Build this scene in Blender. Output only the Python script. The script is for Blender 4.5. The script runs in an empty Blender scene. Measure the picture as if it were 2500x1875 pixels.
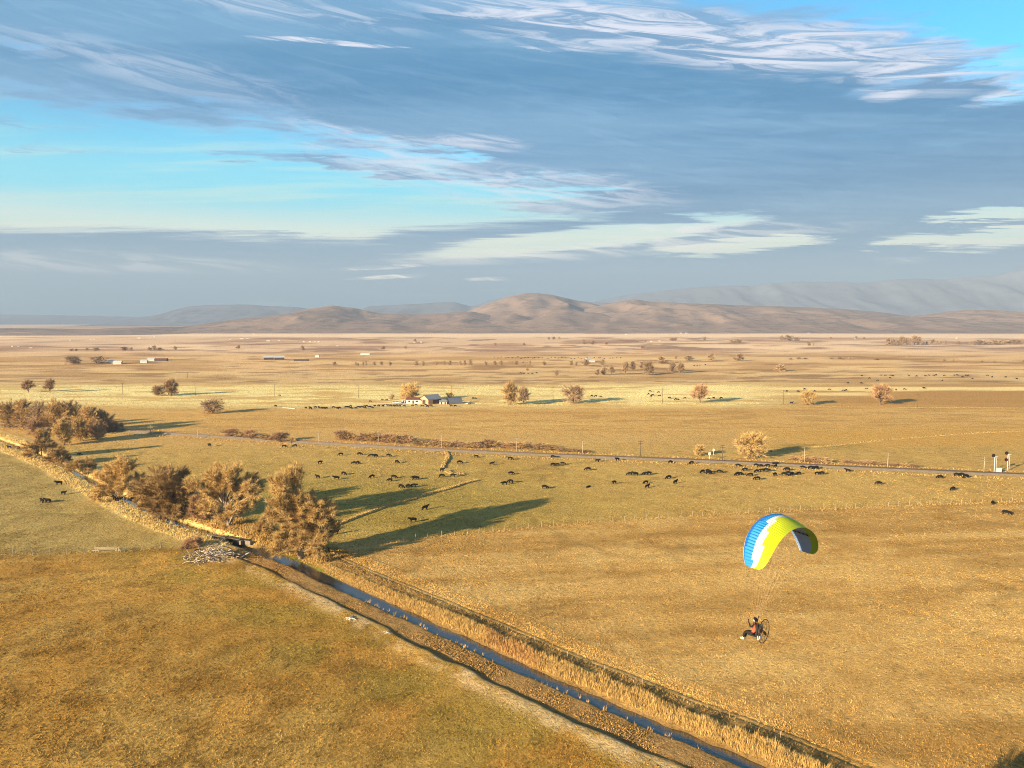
import bpy, bmesh, math, random
import numpy as np
from mathutils import Vector, Matrix, Quaternion
R = math.radians
rng = np.random.default_rng(7)
random.seed(7)
SC = bpy.context.scene
COL = SC.collection

# ------------------------------------------------------------------ camera
FPX, CX, CY, HZ, CAMH = 1805.0, 1250.0, 937.5, 780.0, 55.0
PITCH = math.atan((CY - HZ) / FPX)
cam = bpy.data.cameras.new('camera'); camo = bpy.data.objects.new('camera', cam); COL.objects.link(camo)
camo.location = (0, 0, CAMH); camo.rotation_euler = (math.pi / 2 - PITCH, 0, 0)
cam.sensor_width = 36; cam.lens = 36 * FPX / 2500; cam.clip_start = 0.5; cam.clip_end = 80000
SC.camera = camo
cP, sP = math.cos(PITCH), math.sin(PITCH)

# ------------------------------------------------------------------ light and exposure
SUN_EL = 14.8
LDIR = Vector((0.75, 0.66, 0)).normalized()          # the way the light travels over the ground
sd = Vector((LDIR.x * math.cos(R(SUN_EL)), LDIR.y * math.cos(R(SUN_EL)), -math.sin(R(SUN_EL))))
sl = bpy.data.lights.new('sun', 'SUN'); sl.energy = 5.0; sl.angle = R(0.5); sl.color = (1.0, 0.80, 0.535)
so = bpy.data.objects.new('sun', sl); COL.objects.link(so); so.location = (-200, -200, 300)
so.rotation_euler = sd.to_track_quat('-Z', 'Y').to_euler()
vs = SC.view_settings; vs.view_transform = 'Standard'; vs.look = 'None'; vs.gamma = 1.0; vs.use_curve_mapping = False
vs.exposure = 1.80
SC.cycles.use_denoising = True; SC.cycles.denoising_prefilter = 'NONE'; SC.cycles.filter_width = 1.0
SC.cycles.max_bounces = 6; SC.cycles.volume_bounces = 0; SC.cycles.transparent_max_bounces = 8
SC.cycles.diffuse_bounces = 2; SC.cycles.glossy_bounces = 3; SC.cycles.caustics_reflective = False; SC.cycles.caustics_refractive = False

def ray(px, py):
    a = (px - CX) / FPX; b = (CY - py) / FPX
    return Vector((a, cP + b * sP, -sP + b * cP))
def G(px, py, z=0.0):
    d = ray(px, py); t = (z - CAMH) / d.z
    return Vector((d.x * t, d.y * t, z))
def at_y(px, py, y):
    d = ray(px, py); t = y / d.y
    return Vector((d.x * t, y, CAMH + d.z * t))
def proj(x, y, z=0.0):
    f = y * cP - (z - CAMH) * sP; u = y * sP + (z - CAMH) * cP
    return CX + FPX * x / f, CY - FPX * u / f
def ppm(py):
    return (py - HZ) / CAMH          # pixels of the photograph per metre at that ground row
def aed(px, py):
    d = ray(px, py)
    return math.degrees(math.atan2(d.x, d.y)), math.degrees(math.asin(d.normalized().z))

# ------------------------------------------------------------------ world: sky and clouds
W = bpy.data.worlds.new('World'); SC.world = W; W.use_nodes = True
wt = W.node_tree; wt.nodes.clear()
class NT:
    def __init__(s, t): s.t = t
    def new(s, typ, **kw):
        n = s.t.nodes.new(typ)
        for k, v in kw.items(): setattr(n, k, v)
        return n
    def put(s, sock, v):
        if isinstance(v, (int, float)): sock.default_value = v
        elif isinstance(v, (tuple, list)): sock.default_value = v
        else: s.t.links.new(v, sock)
    def m(s, op, a, b=None, c=None, clamp=False):
        n = s.new('ShaderNodeMath', operation=op, use_clamp=clamp)
        for i, v in enumerate((a, b, c)):
            if v is not None: s.put(n.inputs[i], v)
        return n.outputs[0]
    def ss(s, v, lo, hi):
        n = s.new('ShaderNodeMapRange', interpolation_type='SMOOTHSTEP')
        s.put(n.inputs[0], v); n.inputs[1].default_value = lo; n.inputs[2].default_value = hi
        return n.outputs[0]
    def mix(s, f, a, b, mode='MIX'):
        n = s.new('ShaderNodeMix', data_type='RGBA', blend_type=mode)
        s.put(n.inputs[0], f); s.put(n.inputs[6], a); s.put(n.inputs[7], b)
        return n.outputs[2]
    def noise(s, vec, scale, detail=6, rough=0.55, dist=0.0, dim='3D'):
        n = s.new('ShaderNodeTexNoise', noise_dimensions=dim); s.put(n.inputs['Vector'], vec)
        n.inputs['Scale'].default_value = scale; n.inputs['Detail'].default_value = detail
        n.inputs['Roughness'].default_value = rough; n.inputs['Distortion'].default_value = dist
        return n.outputs[0]
    def comb(s, x, y, z=0.0):
        n = s.new('ShaderNodeCombineXYZ'); s.put(n.inputs[0], x); s.put(n.inputs[1], y); s.put(n.inputs[2], z)
        return n.outputs[0]
    def curve(s, v, pts):
        n = s.new('ShaderNodeFloatCurve'); c = n.mapping.curves[0]
        c.points[0].location = pts[0]; c.points[1].location = pts[-1]
        for p in pts[1:-1]: c.points.new(*p)
        for p in c.points: p.handle_type = 'AUTO_CLAMPED'
        n.mapping.update(); s.put(n.inputs[1], v)
        return n.outputs[0]
w = NT(wt)
sky = w.new('ShaderNodeTexSky', sky_type='NISHITA', sun_disc=False)
sky.sun_elevation = R(SUN_EL); sky.sun_rotation = math.atan2(-LDIR.x, -LDIR.y)
sky.altitude = 1000; sky.air_density = 1.0; sky.dust_density = 0.6; sky.ozone_density = 1.5
tc = w.new('ShaderNodeTexCoord'); sx = w.new('ShaderNodeSeparateXYZ'); wt.links.new(tc.outputs['Generated'], sx.inputs[0])
dx, dy, dz = sx.outputs
az = w.m('MULTIPLY', w.m('ARCTAN2', dx, dy), 57.2958)
el = w.m('MULTIPLY', w.m('ARCSINE', dz), 57.2958)
zz = w.m('ADD', w.m('MAXIMUM', dz, 0.0), 0.05)
cx_, cy_ = w.m('DIVIDE', dx, zz), w.m('DIVIDE', dy, zz)
plane = w.comb(w.m('MULTIPLY', w.m('ADD', cx_, w.m('MULTIPLY', cy_, 0.15)), 0.55), cy_)
plane2 = w.comb(w.m('MULTIPLY', w.m('ADD', cx_, w.m('MULTIPLY', cy_, -0.35)), 0.16), cy_)
ang = w.comb(w.m('MULTIPLY', w.m('ADD', az, w.m('MULTIPLY', el, 0.6)), 0.035), w.m('MULTIPLY', el, 0.30))
# ragged, wind-drawn coordinates for the cloud edges
wn1 = w.m('SUBTRACT', w.noise(plane, 1.1, 5, 0.62, 0, '2D'), 0.5)
wn2 = w.m('SUBTRACT', w.noise(plane2, 2.6, 6, 0.66, 0, '2D'), 0.5)
wn3 = w.m('SUBTRACT', w.noise(ang, 4.5, 5, 0.66, 0, '2D'), 0.5)
azW = w.m('ADD', az, w.m('ADD', w.m('MULTIPLY', wn1, 9.0), w.m('MULTIPLY', wn3, 14.0)))
elW = w.m('ADD', el, w.m('MULTIPLY', w.m('ADD', w.m('MULTIPLY', wn2, 4.2), w.m('ADD', w.m('MULTIPLY', wn1, 1.6), w.m('MULTIPLY', wn3, 2.4))), w.ss(el, -1.0, 11.0)))
nS = w.m('ADD', w.m('MULTIPLY', wn1, 0.45), w.m('ADD', w.m('MULTIPLY', wn2, 0.30), w.m('MULTIPLY', wn3, 0.35)))
azn = w.m('DIVIDE', w.m('ADD', azW, 45.0), 90.0)
def bcurve(pts):                                  # boundary elevation as a function of azimuth, from points of the photograph
    q = []
    for x, y in pts:
        a, e = aed(x, y); q.append(((a + 45) / 90, e / 30))
    q.sort(); q = [(0.0, q[0][1])] + q + [(1.0, q[-1][1])]
    return w.m('MULTIPLY', w.curve(azn, q), 30.0)
low = bcurve([(0, 235), (350, 280), (650, 318), (900, 372), (1150, 440), (1330, 480), (1500, 520), (1700, 640), (2000, 700), (2500, 720)])
upp = bcurve([(0, -160), (600, -120), (1000, -60), (1300, -40), (1700, 0), (2100, 55), (2350, 110), (2500, 170)])
bank = bcurve([(0, 556), (300, 560), (600, 576), (800, 588), (1000, 566), (1200, 543), (1450, 516), (1700, 480), (2500, 470)])
deck = w.m('MINIMUM', w.m('DIVIDE', w.m('SUBTRACT', elW, low), 1.5), w.m('DIVIDE', w.m('SUBTRACT', upp, elW), 2.0))
bk = w.m('DIVIDE', w.m('SUBTRACT', bank, elW), 0.45)
raw = w.m('MAXIMUM', w.m('MINIMUM', deck, 1.25), w.m('MINIMUM', bk, 1.25))
WARP = {}
def ell(px, py, rx, ry, slope=0.0, wd=0.75):       # soft lens-shaped patch (half sizes in pixels of the photograph)
    a0, e0 = aed(px, py); a1, _ = aed(px + rx, py); _, e1 = aed(px, py - ry)
    ra, re = abs(a1 - a0), abs(e1 - e0)
    if wd not in WARP:
        WARP[wd] = (w.m('ADD', w.m('MULTIPLY', az, 1 - wd), w.m('MULTIPLY', azW, wd)), w.m('ADD', w.m('MULTIPLY', el, 1 - wd), w.m('MULTIPLY', elW, wd)))
    aw, ew = WARP[wd]
    da = w.m('SUBTRACT', aw, a0)
    u = w.m('MULTIPLY', da, 1 / ra)
    v = w.m('MULTIPLY', w.m('MULTIPLY_ADD', da, -slope, w.m('SUBTRACT', ew, e0)), 1 / re)
    return w.m('MAXIMUM', w.m('SUBTRACT', 1.0, w.m('MULTIPLY_ADD', u, u, w.m('MULTIPLY', v, v))), 0.0)
opens = [(1380, 588, 480, 36, .10, 3.0), (1800, 602, 260, 20, .05, 3.0), (2400, 582, 330, 34, -.02, 3.4), (2450, 525, 180, 18, .03, 3.0),
         (2170, 205, 110, 36, .1, .8), (2440, 225, 130, 36, .1, .8), (20, 118, 110, 26, -.1, 1.3), (1130, 400, 330, 40, -.15, .9)]
for (a, b, c, d, e, k) in opens:
    raw = w.m('SUBTRACT', raw, w.m('MULTIPLY', ell(a, b, c, d, e), k))
adds = [(250, 372, 330, 14, -.02, 1.7), (640, 380, 320, 15, -.02, 1.4), (1010, 420, 330, 18, -.12, 1.2), (310, 468, 120, 7, -.03, 1.2), (60, 305, 160, 10, 0, 1.0),
        (1250, 400, 240, 60, -.2, .6), (700, 577, 160, 7, .02, .8)]
for (a, b, c, d, e, k) in adds:
    raw = w.m('ADD', raw, w.m('MULTIPLY', ell(a, b, c, d, e, .7), k))
raw = w.m('ADD', raw, w.m('MULTIPLY', nS, 3.1))
D = w.ss(raw, -0.65, 0.7)
thick = w.ss(raw, -0.35, 1.25)
# bright fibrous streaks where the sun reaches the cloud from behind the camera
streak = None
lits = [(1450, 60, 520, 75, -.11, 1.1), (1900, 120, 520, 80, -.12, 1.15), (2250, 170, 300, 70, -.12, 1.0), (820, 103, 210, 9, 0, 1.3), (1370, 117, 120, 9, -.06, 1.0), (1150, 345, 180, 24, -.04, .8), (930, 652, 120, 7, .06, 1.4), (940, 677, 120, 6, .06, 1.4),
        (1200, 681, 60, 5, 0, 1.0), (2215, 634, 100, 8, -.06, .8), (700, 15, 420, 40, -.05, .5), (380, 170, 420, 60, -.1, .35), (2190, 225, 90, 26, .1, .9), (2430, 235, 90, 26, .1, .9),
        (1250, 450, 480, 60, -.10, .75), (200, 640, 600, 30, 0, .35), (1700, 560, 300, 18, .0, .7), (1000, 395, 330, 40, -.12, .7), (1500, 605, 700, 26, .06, .6), (900, 330, 260, 26, -.1, .6)]
for (a, b, c, d, e, k) in lits:
    q = w.m('MULTIPLY', ell(a, b, c, d, e, .25), k)
    streak = q if streak is None else w.m('MAXIMUM', streak, q)
fibv = w.comb(w.m('MULTIPLY', w.m('ADD', az, w.m('MULTIPLY', el, 1.4)), 0.05), w.m('MULTIPLY', w.m('ADD', el, w.m('MULTIPLY', az, 0.11)), 0.42))
fib = w.noise(fibv, 3.6, 6, 0.66, 0.8, '2D')
lit = w.m('MULTIPLY', w.m('MINIMUM', streak, 1.0), w.m('ADD', 0.14, w.m('MULTIPLY', w.ss(fib, 0.40, 0.64), 0.95)))
mott = w.m('ADD', w.m('MULTIPLY', w.ss(w.noise(plane2, 1.3, 4, 0.6, 0, '2D'), 0.36, 0.72), 0.75), w.m('MULTIPLY', w.ss(fib, 0.4, 0.75), 0.35))
S0 = 1 / 0.065                                     # clouds are given as radiance; the background strength below is 1 / S0
hz = w.ss(el, 12.0, 1.0)                           # clouds near the horizon stand behind more air
def rad(r, g, b): return (r * S0 * 0.78, g * S0 * 0.78, b * S0 * 0.78, 1)
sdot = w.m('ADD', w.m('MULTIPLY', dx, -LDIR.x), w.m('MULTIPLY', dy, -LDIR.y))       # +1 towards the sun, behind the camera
skyc = w.mix(1.0, sky.outputs[0], w.mix(w.ss(sdot, -0.35, 0.5), (0.27, 1.08, 1.24, 1), (0.50, 0.62, 0.70, 1)), 'MULTIPLY')  # sun-side sky, out of view, tinted apart to set the fill light
skyc = w.mix(w.ss(el, 15.0, 8.0), skyc, rad(0.100, 0.330, 0.395))
skyc = w.mix(w.ss(el, 9.0, 5.6), skyc, rad(0.38, 0.40, 0.32))
skyc = w.mix(w.m('MULTIPLY', w.m('MULTIPLY', w.ss(wn2, -0.08, 0.16), w.ss(el, 17.0, 9.0)), 0.55), skyc, rad(0.27, 0.37, 0.33))   # thin cirrus in the gap
dark = w.mix(mott, rad(0.014, 0.094, 0.190), rad(0.070, 0.162, 0.258))
dark = w.mix(hz, dark, rad(0.088, 0.150, 0.190))
brt = w.mix(hz, rad(0.30, 0.32, 0.37), rad(0.55, 0.50, 0.40))
edge = w.mix(hz, rad(0.12, 0.20, 0.31), rad(0.25, 0.27, 0.26))
c1 = w.mix(w.m('MULTIPLY', D, 0.70), skyc, edge)
c2 = w.mix(thick, c1, dark)
c3 = w.mix(lit, c2, brt)
over = w.m('MULTIPLY', w.ss(el, 24.0, 38.0), w.m('ADD', 0.45, w.m('MULTIPLY', w.ss(wn1, -0.15, 0.15), 0.5)))   # unseen broken cloud overhead, darkened to deepen the shadows on the ground
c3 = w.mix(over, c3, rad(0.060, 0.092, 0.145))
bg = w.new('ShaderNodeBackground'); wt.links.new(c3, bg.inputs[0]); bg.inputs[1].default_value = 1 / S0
W.cycles.sampling_method = 'MANUAL'; W.cycles.sample_map_resolution = 512
wo = w.new('ShaderNodeOutputWorld'); wt.links.new(bg.outputs[0], wo.inputs[0])

# ------------------------------------------------------------------ helpers
def s2l(c):
    c = np.asarray(c, float) / 255.0
    return np.where(c <= 0.04045, c / 12.92, ((c + 0.055) / 1.055) ** 2.4)
TINT = np.array([1.08, 1.02, 1.03])
def alb(r, g, b, k=0.97):                          # albedo that shows about this photo colour under the low warm sun
    return np.clip(s2l((r, g, b)) / TINT * k, 0.01, 0.85)
_tab = rng.random((8, 256, 256))
def vnoise(x, y, k=0):
    x = np.asarray(x, float); y = np.asarray(y, float)
    xi = np.floor(x).astype(np.int64); yi = np.floor(y).astype(np.int64)
    fx = x - xi; fy = y - yi; fx = fx * fx * (3 - 2 * fx); fy = fy * fy * (3 - 2 * fy)
    t = _tab[k % 8]; a = t[xi & 255, yi & 255]; b = t[(xi + 1) & 255, yi & 255]; c = t[xi & 255, (yi + 1) & 255]; d = t[(xi + 1) & 255, (yi + 1) & 255]
    return (a * (1 - fx) + b * fx) * (1 - fy) + (c * (1 - fx) + d * fx) * fy
def fbm(x, y, k=0, oct=4):
    s = 0; a = 0.5; n = 0
    for i in range(oct):
        s = s + a * vnoise(x * 2 ** i + 17.3 * i, y * 2 ** i + 9.1 * i, k + i); n += a; a *= 0.55
    return s / n
def sst(v, lo, hi):
    t = np.clip((v - lo) / (hi - lo), 0, 1)
    return t * t * (3 - 2 * t)

MATS = {}
def pmat(name, col, rough=0.9, var=0.25, scale=3.0, bump=0.0, bscale=20.0, metal=0.0, spec=0.2, objvar=0.0, trans=0.0):
    if name in MATS: return MATS[name]
    m = bpy.data.materials.new(name); m.use_nodes = True; t = NT(m.node_tree); b = m.node_tree.nodes['Principled BSDF']
    c = tuple(float(v) for v in col) + (1.0,)
    tcn = t.new('ShaderNodeTexCoord'); v = tcn.outputs['Object']
    n = t.noise(v, scale, 5, 0.6)
    f = t.m('ADD', t.m('MULTIPLY', t.m('SUBTRACT', n, 0.5), 2.4 * var), 1.0)
    if objvar:
        oi = t.new('ShaderNodeObjectInfo')
        f = t.m('MULTIPLY', f, t.m('ADD', t.m('MULTIPLY', t.m('SUBTRACT', oi.outputs['Random'], 0.5), 2 * objvar), 1.0))
    col_ = t.mix(1.0, c, t.comb(f, f, f), 'MULTIPLY')
    t.put(b.inputs['Base Color'], col_)
    b.inputs['Roughness'].default_value = rough; b.inputs['Metallic'].default_value = metal; b.inputs['Specular IOR Level'].default_value = spec
    if bump:
        bn = t.new('ShaderNodeBump'); bn.inputs['Strength'].default_value = 0.6; bn.inputs['Distance'].default_value = bump
        t.put(bn.inputs['Height'], t.noise(v, bscale, 4, 0.6)); t.put(b.inputs['Normal'], bn.outputs[0])
    if trans:
        b.inputs['Transmission Weight'].default_value = 0
    MATS[name] = m
    return m
def attrmat(name, bump=0.0, var=0.3, scales=(0.7, 3.5), rough=0.95, trans=0.0):
    m = bpy.data.materials.new(name); m.use_nodes = True; t = NT(m.node_tree); b = m.node_tree.nodes['Principled BSDF']
    a = t.new('ShaderNodeAttribute', attribute_name='Col')
    geo = t.new('ShaderNodeNewGeometry'); v = geo.outputs['Position']
    f = None
    if var:
        n1 = t.noise(v, scales[0], 5, 0.65); n2 = t.noise(v, scales[1], 3, 0.6)
        f = t.m('ADD', t.m('MULTIPLY', t.m('SUBTRACT', n1, 0.5), 2.2 * var), t.m('ADD', t.m('MULTIPLY', t.m('SUBTRACT', n2, 0.5), 2.0 * var), 1.0))
        f = t.m('MULTIPLY', f, t.m('SUBTRACT', 1.06, t.m('MULTIPLY', t.ss(t.noise(v, 2.0, 3, 0.6), 0.54, 0.66), 0.42)))       # dark soil and small shadows between the tussocks, put into the colour
        c = t.mix(1.0, a.outputs['Color'], t.comb(f, f, f), 'MULTIPLY')
    else: c = a.outputs['Color']
    t.put(b.inputs['Base Color'], c); b.inputs['Roughness'].default_value = rough; b.inputs['Specular IOR Level'].default_value = 0.1
    if bump:
        bn = t.new('ShaderNodeBump'); bn.inputs['Strength'].default_value = 1.0; bn.inputs['Distance'].default_value = bump
        h = t.m('ADD', t.noise(v, 1.5, 5, 0.72), t.m('MULTIPLY', t.noise(v, 0.22, 3, 0.5), 1.2))
        t.put(bn.inputs['Height'], h); t.put(b.inputs['Normal'], bn.outputs[0])
    return m
def link(name, me, mat=None, parent=None, loc=None):
    o = bpy.data.objects.new(name, me); COL.objects.link(o)
    if mat is not None and me is not None:
        for mm in (mat if isinstance(mat, (list, tuple)) else [mat]): me.materials.append(mm)
    if parent is not None: o.parent = parent
    if loc is not None: o.location = loc
    return o
def tag(o, label, cat=None, group=None, kind=None):
    o['label'] = label
    if cat: o['category'] = cat
    if group: o['group'] = group
    if kind: o['kind'] = kind
    return o
def empty(name, loc=(0, 0, 0), rz=0.0):
    o = bpy.data.objects.new(name, None); COL.objects.link(o); o.location = loc; o.rotation_euler = (0, 0, rz); o.empty_display_size = 0.2
    return o
def mesh(name, V, F, smooth=False):
    me = bpy.data.meshes.new(name); me.from_pydata([tuple(v) for v in V], [], F)
    if smooth: me.polygons.foreach_set('use_smooth', [True] * len(me.polygons))
    me.update(); return me
def npmesh(name, V, T, col=None, smooth=False, n=3):
    """mesh from numpy arrays: V (k,3), faces T (m,n); optional per-vertex colour"""
    V = np.ascontiguousarray(V, np.float32); T = np.ascontiguousarray(T, np.int32)
    me = bpy.data.meshes.new(name); me.vertices.add(len(V)); me.vertices.foreach_set('co', V.ravel())
    me.loops.add(T.size); me.loops.foreach_set('vertex_index', T.ravel())
    me.polygons.add(len(T)); me.polygons.foreach_set('loop_start', np.arange(0, T.size, n, dtype=np.int32))
    if smooth: me.polygons.foreach_set('use_smooth', np.ones(len(T), bool))
    me.update(calc_edges=True)
    if col is not None:
        a = me.color_attributes.new('Col', 'FLOAT_COLOR', 'POINT')
        c = np.ones((len(V), 4), np.float32); c[:, :3] = col; a.data.foreach_set('color', c.ravel())
    return me
class MB:
    def __init__(s): s.V = []; s.F = []
    def tube(s, p0, p1, r0, r1, n=5, cap=True):
        p0, p1 = Vector(p0), Vector(p1); d = (p1 - p0)
        if d.length < 1e-6: return s
        d.normalize(); a = d.orthogonal().normalized(); b = d.cross(a); k = len(s.V)
        for p, r in ((p0, r0), (p1, r1)):
            for i in range(n):
                t = 2 * math.pi * i / n; s.V.append(p + a * (math.cos(t) * r) + b * (math.sin(t) * r))
        for i in range(n): s.F.append((k + i, k + (i + 1) % n, k + n + (i + 1) % n, k + n + i))
        if cap: s.F.append(tuple(k + i for i in range(n))[::-1]); s.F.append(tuple(k + n + i for i in range(n)))
        return s
    def path(s, pts, rad, n=6):
        for i in range(len(pts) - 1): s.tube(pts[i], pts[i + 1], rad[i], rad[i + 1], n)
        return s
    def box(s, c, h, rz=0.0):
        k = len(s.V); cr, sr = math.cos(rz), math.sin(rz)
        for z in (-1, 1):
            for y in (-1, 1):
                for x in (-1, 1):
                    a, b = x * h[0], y * h[1]
                    s.V.append(Vector((c[0] + a * cr - b * sr, c[1] + a * sr + b * cr, c[2] + z * h[2])))
        for f in ((0, 2, 3, 1), (4, 5, 7, 6), (0, 1, 5, 4), (2, 6, 7, 3), (0, 4, 6, 2), (1, 3, 7, 5)): s.F.append(tuple(k + i for i in f))
        return s
    def poly(s, pts):
        k = len(s.V); s.V += [Vector(p) for p in pts]; s.F.append(tuple(range(k, k + len(pts)))); return s
    def build(s, name, mat, parent=None, loc=None, smooth=False):
        return link(name, mesh(name, s.V, s.F, smooth), mat, parent, loc)
def rebevel(o, wd=0.03, seg=2):
    m = o.modifiers.new('soft edges', 'BEVEL'); m.width = wd; m.segments = seg; m.limit_method = 'ANGLE'; return o
def children(o): return list(o.children)
def copy_tree(o, parent=None):
    c = o.copy(); COL.objects.link(c); c.parent = parent
    for ch in o.children: copy_tree(ch, c)
    return c
ORD = ['first', 'second', 'third', 'fourth', 'fifth', 'sixth', 'seventh', 'eighth', 'ninth', 'tenth', 'eleventh', 'twelfth', 'thirteenth', 'fourteenth', 'fifteenth', 'sixteenth', 'seventeenth',
       'eighteenth', 'nineteenth', 'twentieth', 'twenty-first', 'twenty-second', 'twenty-third', 'twenty-fourth', 'twenty-fifth', 'twenty-sixth', 'twenty-seventh', 'twenty-eighth', 'twenty-ninth', 'thirtieth',
       'thirty-first', 'thirty-second', 'thirty-third', 'thirty-fourth', 'thirty-fifth', 'thirty-sixth', 'thirty-seventh', 'thirty-eighth', 'thirty-ninth', 'fortieth']

# ------------------------------------------------------------------ irrigation ditch line
DPX = [(2900, 2340), (2400, 2115), (2060, 1965), (1960, 1918), (1850, 1867), (1589, 1762), (1445, 1696), (1314, 1647), (1134, 1558), (989, 1495), (903, 1457), (816, 1419), (718, 1370), (675, 1355), (631, 1339), (600, 1326),
       (510, 1297), (420, 1268), (330, 1226), (215, 1167), (165, 1138), (100, 1111), (45, 1090), (0, 1073), (-90, 1042)]
DP = np.array([[G(a, b).x, G(a, b).y] for a, b in DPX])
def chaikin(P, n=2):
    for _ in range(n):
        q = [P[0]]
        for i in range(len(P) - 1):
            q.append(P[i] * .75 + P[i + 1] * .25); q.append(P[i] * .25 + P[i + 1] * .75)
        q.append(P[-1]); P = np.array(q)
    return P
DPs = chaikin(DP, 2)
DS = np.concatenate([[0], np.cumsum(np.linalg.norm(np.diff(DPs, axis=0), axis=1))])
def ditch_st(x, y):
    """arc length s and signed offset t (t > 0 on the far, north-east side)"""
    x = np.asarray(x, float); y = np.asarray(y, float)
    best = np.full(x.shape, 1e9); S = np.zeros(x.shape); T = np.zeros(x.shape)
    for i in range(len(DPs) - 1):
        a = DPs[i]; d = DPs[i + 1] - a; L = math.hypot(*d); u = d / L
        rx, ry = x - a[0], y - a[1]; q = np.clip(rx * u[0] + ry * u[1], 0, L)
        ex, ey = rx - q * u[0], ry - q * u[1]; dist = np.hypot(ex, ey)
        t = -(u[0] * ry - u[1] * rx)
        k = dist < best; best = np.where(k, dist, best); S = np.where(k, DS[i] + q, S); T = np.where(k, np.sign(t) * dist, T)
    return S, T
def ditch_xy(s, t):
    s = np.clip(np.asarray(s, float), 0, DS[-1] - 1e-3); i = np.clip(np.searchsorted(DS, s, 'right') - 1, 0, len(DPs) - 2)
    u = (DPs[i + 1] - DPs[i]); L = np.linalg.norm(u, axis=-1, keepdims=True); u = u / L
    p = DPs[i] + u * (s - DS[i])[..., None]; n = np.stack([u[..., 1], -u[..., 0]], -1)
    return p + n * np.asarray(t)[..., None]
S_WEIR = float(ditch_st(np.array([G(602, 1328).x]), np.array([G(602, 1328).y]))[0][0])

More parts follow.
